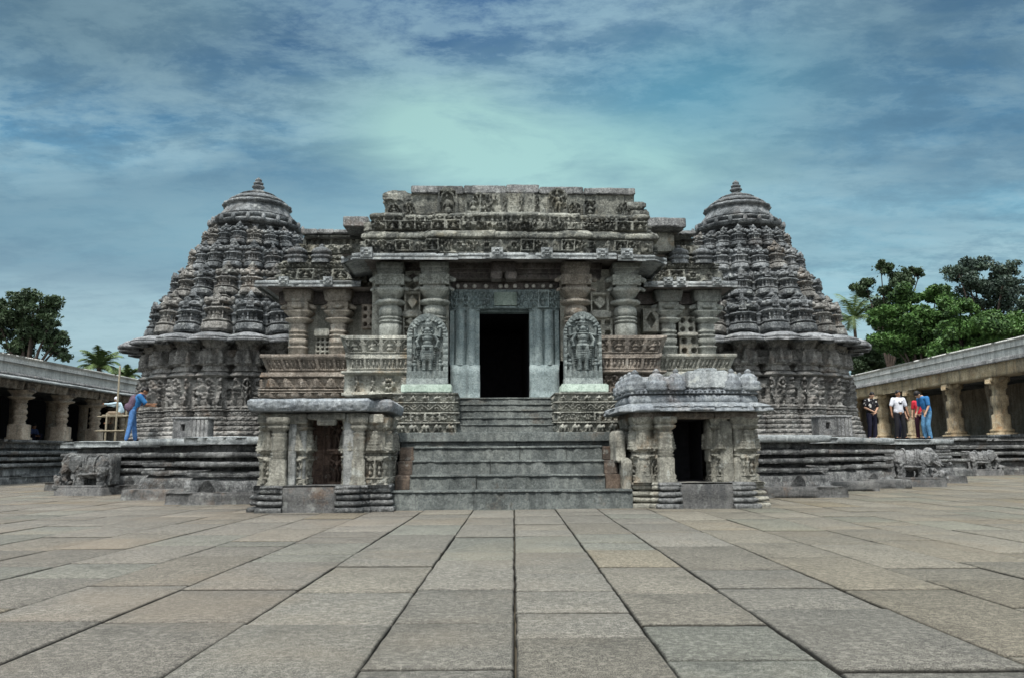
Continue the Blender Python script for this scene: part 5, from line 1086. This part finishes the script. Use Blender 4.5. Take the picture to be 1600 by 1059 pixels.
def leaves(m, cen, rad, n, size, r):
    c = np.asarray(cen); d = r.normal(size=(n, 3)); d /= np.linalg.norm(d, axis=1)[:, None]; p = c+d*(r.random(n)**.45)[:, None]*np.asarray(rad)
    a = r.normal(size=(n, 3)); a /= np.linalg.norm(a, axis=1)[:, None]; b = np.cross(a, r.normal(size=(n, 3))); b /= np.linalg.norm(b, axis=1)[:, None]
    s = size*(.6+.8*r.random(n))[:, None]
    V = np.stack([p-a*s, p+b*s*.42, p+a*s, p-b*s*.42], 1).reshape(-1, 3); m.add(V, np.arange(4*n).reshape(-1, 4))
def tree(base, H, clumps, label, leaf, seed, nl=260, size=.17, group=None, name='leafy_tree', tr=.22, fill=1.0):
    t = thing(name, label, 'tree', base, group, 'W'); r = np.random.default_rng(seed); tm = MB(); cm = MB(); fork = np.array((0, 0, H*.45))
    cap_(tm, (0, 0, -.1), tuple(fork*.5+np.array((.1, 0, 0))), tr*1.3, tr, 10); cap_(tm, tuple(fork*.5+np.array((.1, 0, 0))), tuple(fork), tr, tr*.8, 10)
    for (x, z, rx, rz) in clumps:
        c = np.array((x, r.uniform(-1, 1)*rx*.8, z)); mid = fork+(c-fork)*.5+np.array((0, 0, .3)); cap_(tm, tuple(fork), tuple(mid), tr*.55, tr*.35, 7); cap_(tm, tuple(mid), tuple(c), tr*.35, tr*.14, 6)
        ns = max(7, int(rx*rz*15))
        leaves(cm, c, (rx*1.1, rx*1.1, rz*1.1), int(nl*rx*rz*1.3*fill), size*.72, r)
        for j in range(ns):
            d = r.normal(size=3); d /= np.linalg.norm(d); sc_ = c+d*np.array((rx, rx, rz))*(.35+.85*r.random())
            cap_(tm, tuple(c+(mid-c)*.15), tuple(sc_), tr*.12, tr*.04, 5)
            k_ = r.uniform(.16, .48)*min(rx, 1.3); leaves(cm, sc_, (k_*1.5, k_*1.5, k_*.95), int(nl*k_*k_*9), size*.72, r)
    tm.build('trunk', BARK, t, base=(0, 0, 0), smooth=True); cm.build('crown', leaf, t, base=(0, 0, 0))
def px(x, Y): return (x-802)/1280*Y
def zz_(y, Y): return 1.1+(708-y)/1280*Y
def treepx(xc, Y, cl, label, leaf, seed, **k):
    X0 = px(xc, Y); c = [(px(x, Y)-X0, zz_(y, Y), rx/1280*Y, ry/1280*Y) for x, y, rx, ry in cl]; tree((X0, Y, 0), max(q[1] for q in c), c, label, leaf, seed, **k)
treepx(36, 46, [(20, 462, 20, 14), (50, 475, 26, 18), (78, 497, 18, 12), (15, 495, 24, 20), (45, 515, 26, 20), (75, 540, 22, 16), (15, 540, 26, 22), (-14, 500, 22, 34), (88, 520, 10, 8)], 'dark broad tree rising behind the left colonnade', LD, 1, nl=230, fill=.6)
GR = 'trees behind the right colonnade'
treepx(1392, 66, [(1386, 422, 16, 12), (1368, 445, 16, 14), (1425, 428, 16, 14), (1442, 424, 10, 8), (1410, 455, 22, 16), (1385, 472, 18, 16), (1450, 428, 7, 5), (1400, 495, 20, 18)], 'tall dark small-leaved tree with two separate tops beside the palm', LD, 2, group=GR, size=.2, fill=.25)
treepx(1545, 58, [(1505, 428, 18, 12), (1545, 415, 26, 12), (1585, 428, 22, 14), (1530, 445, 28, 14), (1575, 452, 30, 14), (1608, 440, 24, 20), (1555, 478, 26, 14), (1595, 485, 24, 14)], 'tall dark spreading tree at the far right edge', LB, 3, group=GR, size=.17, fill=.2, nl=170)
treepx(1440, 60, [(1428, 465, 24, 18), (1400, 500, 24, 20), (1445, 500, 28, 20), (1430, 520, 40, 24), (1470, 530, 36, 24), (1480, 462, 20, 14), (1478, 492, 24, 18), (1405, 535, 28, 20), (1455, 540, 30, 20)], 'bright green leafy tree in the middle behind the white parapet', LG, 4, group=GR, size=.2, nl=230, fill=.22)
treepx(1515, 55, [(1510, 480, 24, 18), (1540, 505, 26, 16), (1500, 520, 28, 18), (1560, 540, 30, 16), (1520, 555, 30, 14), (1598, 512, 26, 22), (1600, 545, 22, 14), (1545, 525, 40, 26), (1585, 530, 34, 20), (1500, 545, 36, 24)], 'light green leafy tree right of the middle behind the white parapet', LG, 5, group=GR, size=.19, nl=230, fill=.22)
treepx(1368, 70, [(1352, 560, 16, 16), (1375, 545, 20, 16), (1395, 570, 20, 14), (1345, 585, 14, 10), (1425, 565, 22, 14), (1365, 565, 34, 26), (1410, 575, 34, 18)], 'low dark green tree beside the right tower above the white parapet', LD, 6, group=GR, size=.22, nl=230, fill=.22)
treepx(1480, 62, [(1450, 575, 26, 14), (1490, 565, 26, 14), (1530, 568, 26, 12), (1425, 545, 18, 14), (1460, 560, 44, 22), (1520, 560, 40, 18), (1580, 552, 40, 16)], 'low spreading green tree just above the white parapet', LG, 7, group=GR, size=.2, nl=330)
def palm(X, Y, z, R, label, seed, nf=22, group='coconut palms'):
    t = thing('palm_tree', label, 'palm tree', (X, Y, 0), group, 'W'); r = random.Random(seed); m = MB(); N = 10
    for i in range(N): cap_(m, (.25*math.sin(i*.25), 0, z*i/N), (.25*math.sin((i+1)*.25), 0, z*(i+1)/N), .19-.006*i, .18-.006*i, 10)
    m.build('trunk', BARK, t, base=(0, 0, 0), smooth=True); top = np.array((.25*math.sin(N*.25), 0, z)); cm = MB()
    for f in range(nf):
        az = f*2.4+r.uniform(-.2, .2); el = r.uniform(.1, 1.35); L = R*r.uniform(.8, 1.1); pts = []
        for i in range(15):
            u = i/14; a = el-u*u*(1.1+.6*(1.3-el)); 
            if i == 0: p = top.copy()
            else: p = p+np.array((math.cos(az)*math.cos(a), math.sin(az)*math.cos(a), math.sin(a)))*L/14
            pts.append(p.copy())
        for i in range(14): cap_(cm, tuple(pts[i]), tuple(pts[i+1]), .035*(1-i/16), .03*(1-i/16), 5)
        side = np.array((-math.sin(az), math.cos(az), 0)); V = []; n = 0
        for i in range(1, 14):
            d = pts[min(i+1, 14)]-pts[i-1]; d /= np.linalg.norm(d)
            for h in (0, .33, .66):
                q = pts[i]+(pts[min(i+1, 14)]-pts[i])*h
                for s in (-1, 1):
                    ln = R*.30*math.sin(pi*(.12+.82*i/14))*r.uniform(.8, 1.1); tip = q+side*s*ln*.75+d*ln*.5+np.array((0, 0, -ln*r.uniform(.2, .55))); w = d*.035
                    V += [q-w, q+w, tip+w*.2, tip-w*.2]; n += 1
        cm.add(V, np.arange(4*n).reshape(-1, 4))
    cm.build('crown', LP, t, base=(0, 0, 0))
palm(px(1338, 74), 74, zz_(502, 74), 3.4, 'coconut palm beside the right tower, in front of the tall dark tree', 11)
palm(px(147, 54), 54, zz_(572, 54), 1.9, 'larger coconut palm rising over the left colonnade roof', 12, nf=26)
palm(px(192, 58), 58, zz_(588, 58), 1.3, 'smaller coconut palm over the left colonnade beside the left tower', 13)

# ================================================================== SKY, LIGHT, CAMERA
w = bpy.data.worlds.new('World'); bpy.context.scene.world = w; w.use_nodes = True; n = NT(w); bg = w.node_tree.nodes['Background']
SUN_EL, SUN_AZ = math.radians(60), math.radians(196)
sky = n.new('ShaderNodeTexSky', sky_type='NISHITA'); sky.sun_disc = False; sky.sun_elevation = SUN_EL; sky.sun_rotation = SUN_AZ; sky.air_density = 1.2; sky.dust_density = 2.0
d = n.new('ShaderNodeTexCoord').outputs['Generated']; sp = n.new('ShaderNodeSeparateXYZ'); n.lk(d, sp.inputs[0]); zc = n.math('MAXIMUM', sp.outputs[2], 0.0)
den = n.math('ADD', zc, .16); qx = n.math('DIVIDE', sp.outputs[0], den); qy = n.math('DIVIDE', sp.outputs[1], den); cb_ = n.new('ShaderNodeCombineXYZ'); n.lk(qx, cb_.inputs[0]); n.lk(qy, cb_.inputs[1]); n.lk(n.math('MULTIPLY', sp.outputs[2], 1.5), cb_.inputs[2]); q = cb_.outputs[0]
K = 10.0      # the Background strength below is 1/K
def col(r, g, b): return (r*K, g*K, b*K)
base = n.ramp(n.math('MULTIPLY', zc, 1.0), [(.02, (.30, .40, .425)), (.12, (.25, .395, .43)), (.22, (.14, .325, .405)), (.33, (.055, .19, .32)), (.46, (.03, .09, .19)), (.60, (.05, .12, .24))])
def scale(c, k, add=(0, 0, 0)):
    x = n.new('ShaderNodeVectorMath', operation='MULTIPLY_ADD'); n.lk(c, x.inputs[0]); x.inputs[1].default_value = (k, k, k); x.inputs[2].default_value = add; return x.outputs[0]
def blob(az, el, sx, sz):      # soft patch of thin cloud at a fixed direction of the sky
    a0, e0 = math.radians(az), math.radians(el); c0 = (math.sin(a0)*math.cos(e0), math.cos(a0)*math.cos(e0), math.sin(e0))
    v = n.new('ShaderNodeVectorMath', operation='SUBTRACT'); n.lk(d, v.inputs[0]); v.inputs[1].default_value = c0
    v2 = n.new('ShaderNodeVectorMath', operation='DIVIDE'); n.lk(v.outputs[0], v2.inputs[0]); v2.inputs[1].default_value = (sx, 2.0, sz)
    L = n.new('ShaderNodeVectorMath', operation='DOT_PRODUCT'); n.lk(v2.outputs[0], L.inputs[0]); n.lk(v2.outputs[0], L.inputs[1]); return n.math('EXPONENT', n.math('MULTIPLY', L.outputs['Value'], -1.0))
c = scale(base, 1.0)
n1 = n.noise(n.vmul(q, (.75, 1.35, 1), (3.1, 1.7, 0)), 1.15, 7, .58, .6); n2 = n.noise(n.vmul(q, (1.0, 1.6, 1), (9.3, 4.2, 2)), 2.6, 7, .6, .4); n3 = n.noise(n.vmul(q, (.6, 1.5, 1), (1.3, 7.7, 5)), .8, 5, .55, .3)
c = n.mix(n.ramp(n1, [(.42, 0.0), (.60, .75)]), c, (.16, .27, .315))
c = n.mix(n.ramp(n2, [(.46, 0.0), (.62, .6)]), c, (.23, .35, .39))
n4 = n.noise(n.vmul(q, (1.0, 1.5, 1), (2.3, 8.2, 1)), 5.5, 8, .68, .15); c = n.mix(n.ramp(n4, [(.46, 0.0), (.62, .5)]), c, (.26, .40, .45)); c = n.mix(n.ramp(n4, [(.34, .55), (.50, 0.0)]), c, (.045, .12, .19))
c = n.mix(n.ramp(n3, [(.45, 0.0), (.57, .7)]), c, (.035, .10, .165))
gl = n.math('MINIMUM', n.math('ADD', blob(1.0, 20.5, .17, .055), n.math('ADD', n.math('MULTIPLY', blob(-6, 22.5, .10, .05), .8), n.math('MULTIPLY', blob(9, 19, .16, .05), .6))), 1.0)
c = n.mix(n.math('MULTIPLY', gl, n.ramp(n2, [(.30, .35), (.58, 1.0)])), c, (.275, .46, .43))
c = n.mix(n.math('MULTIPLY', blob(-1, 14.5, .45, .06), .65), c, (.27, .44, .47))
c = n.mix(n.math('MULTIPLY', blob(14, 24, .14, .06), .5), c, (.05, .24, .33))
c = n.mix(n.math('MULTIPLY', blob(-32, 27, .28, .10), .6), c, (.028, .07, .10)); c = n.mix(n.math('MULTIPLY', blob(32, 27, .22, .12), .55), c, (.04, .09, .125))
c = n.mix(n.math('MULTIPLY', blob(-27, 9, .3, .05), .45), c, (.25, .35, .39))
c = n.mix(n.ramp(zc, [(.03, .75), (.20, 0.0)]), c, (.27, .385, .42))
# the overcast vault is brightest overhead
hi = n.ramp(sp.outputs[2], [(.56, 0.0), (.85, 1.0)]); c = n.mix(hi, c, (1.9, 2.0, 2.02)); bk = n.ramp(n.math('MULTIPLY', sp.outputs[1], -1.0), [(.15, 0.0), (.6, 1.0)])
c = n.mix(n.math('MULTIPLY', bk, .9), c, (.82, .86, .88))  # unseen sky behind the camera lifted as added fill for porch and facade
c = scale(c, K); c = n.mix(.12, c, sky.outputs[0])
n.lk(c, bg.inputs['Color']); bg.inputs['Strength'].default_value = .1
sl = bpy.data.lights.new('sun', 'SUN'); sl.energy = 2.7; sl.angle = math.radians(8); sl.color = (1, .96, .9); so = bpy.data.objects.new('sun', sl); C.objects.link(so)
sd = Vector((math.sin(SUN_AZ)*math.cos(SUN_EL), math.cos(SUN_AZ)*math.cos(SUN_EL), math.sin(SUN_EL))); so.rotation_euler = sd.to_track_quat('Z', 'Y').to_euler(); so.location = (0, 0, 40)
cam = bpy.data.cameras.new('camera'); cam.lens = 28.8; cam.sensor_width = 36; cam.clip_end = 3000; cam.clip_start = .05; co = bpy.data.objects.new('camera', cam); C.objects.link(co)
th = math.atan(178/1280); yw = math.radians(.09); roll = math.radians(.30)
f = Vector((-math.sin(yw)*math.cos(th), math.cos(yw)*math.cos(th), math.sin(th))); rt = f.cross(Vector((0, 0, 1))).normalized(); up = rt.cross(f)
rt2 = rt*math.cos(roll)-up*math.sin(roll); up2 = up*math.cos(roll)+rt*math.sin(roll)
co.matrix_world = Matrix(((rt2.x, up2.x, -f.x, 0), (rt2.y, up2.y, -f.y, 0), (rt2.z, up2.z, -f.z, 1.1), (0, 0, 0, 1))); bpy.context.scene.camera = co
vs = bpy.context.scene.view_settings; vs.view_transform = 'Standard'; vs.look = 'None'; vs.exposure = .62; vs.gamma = 1; vs.use_curve_mapping = False
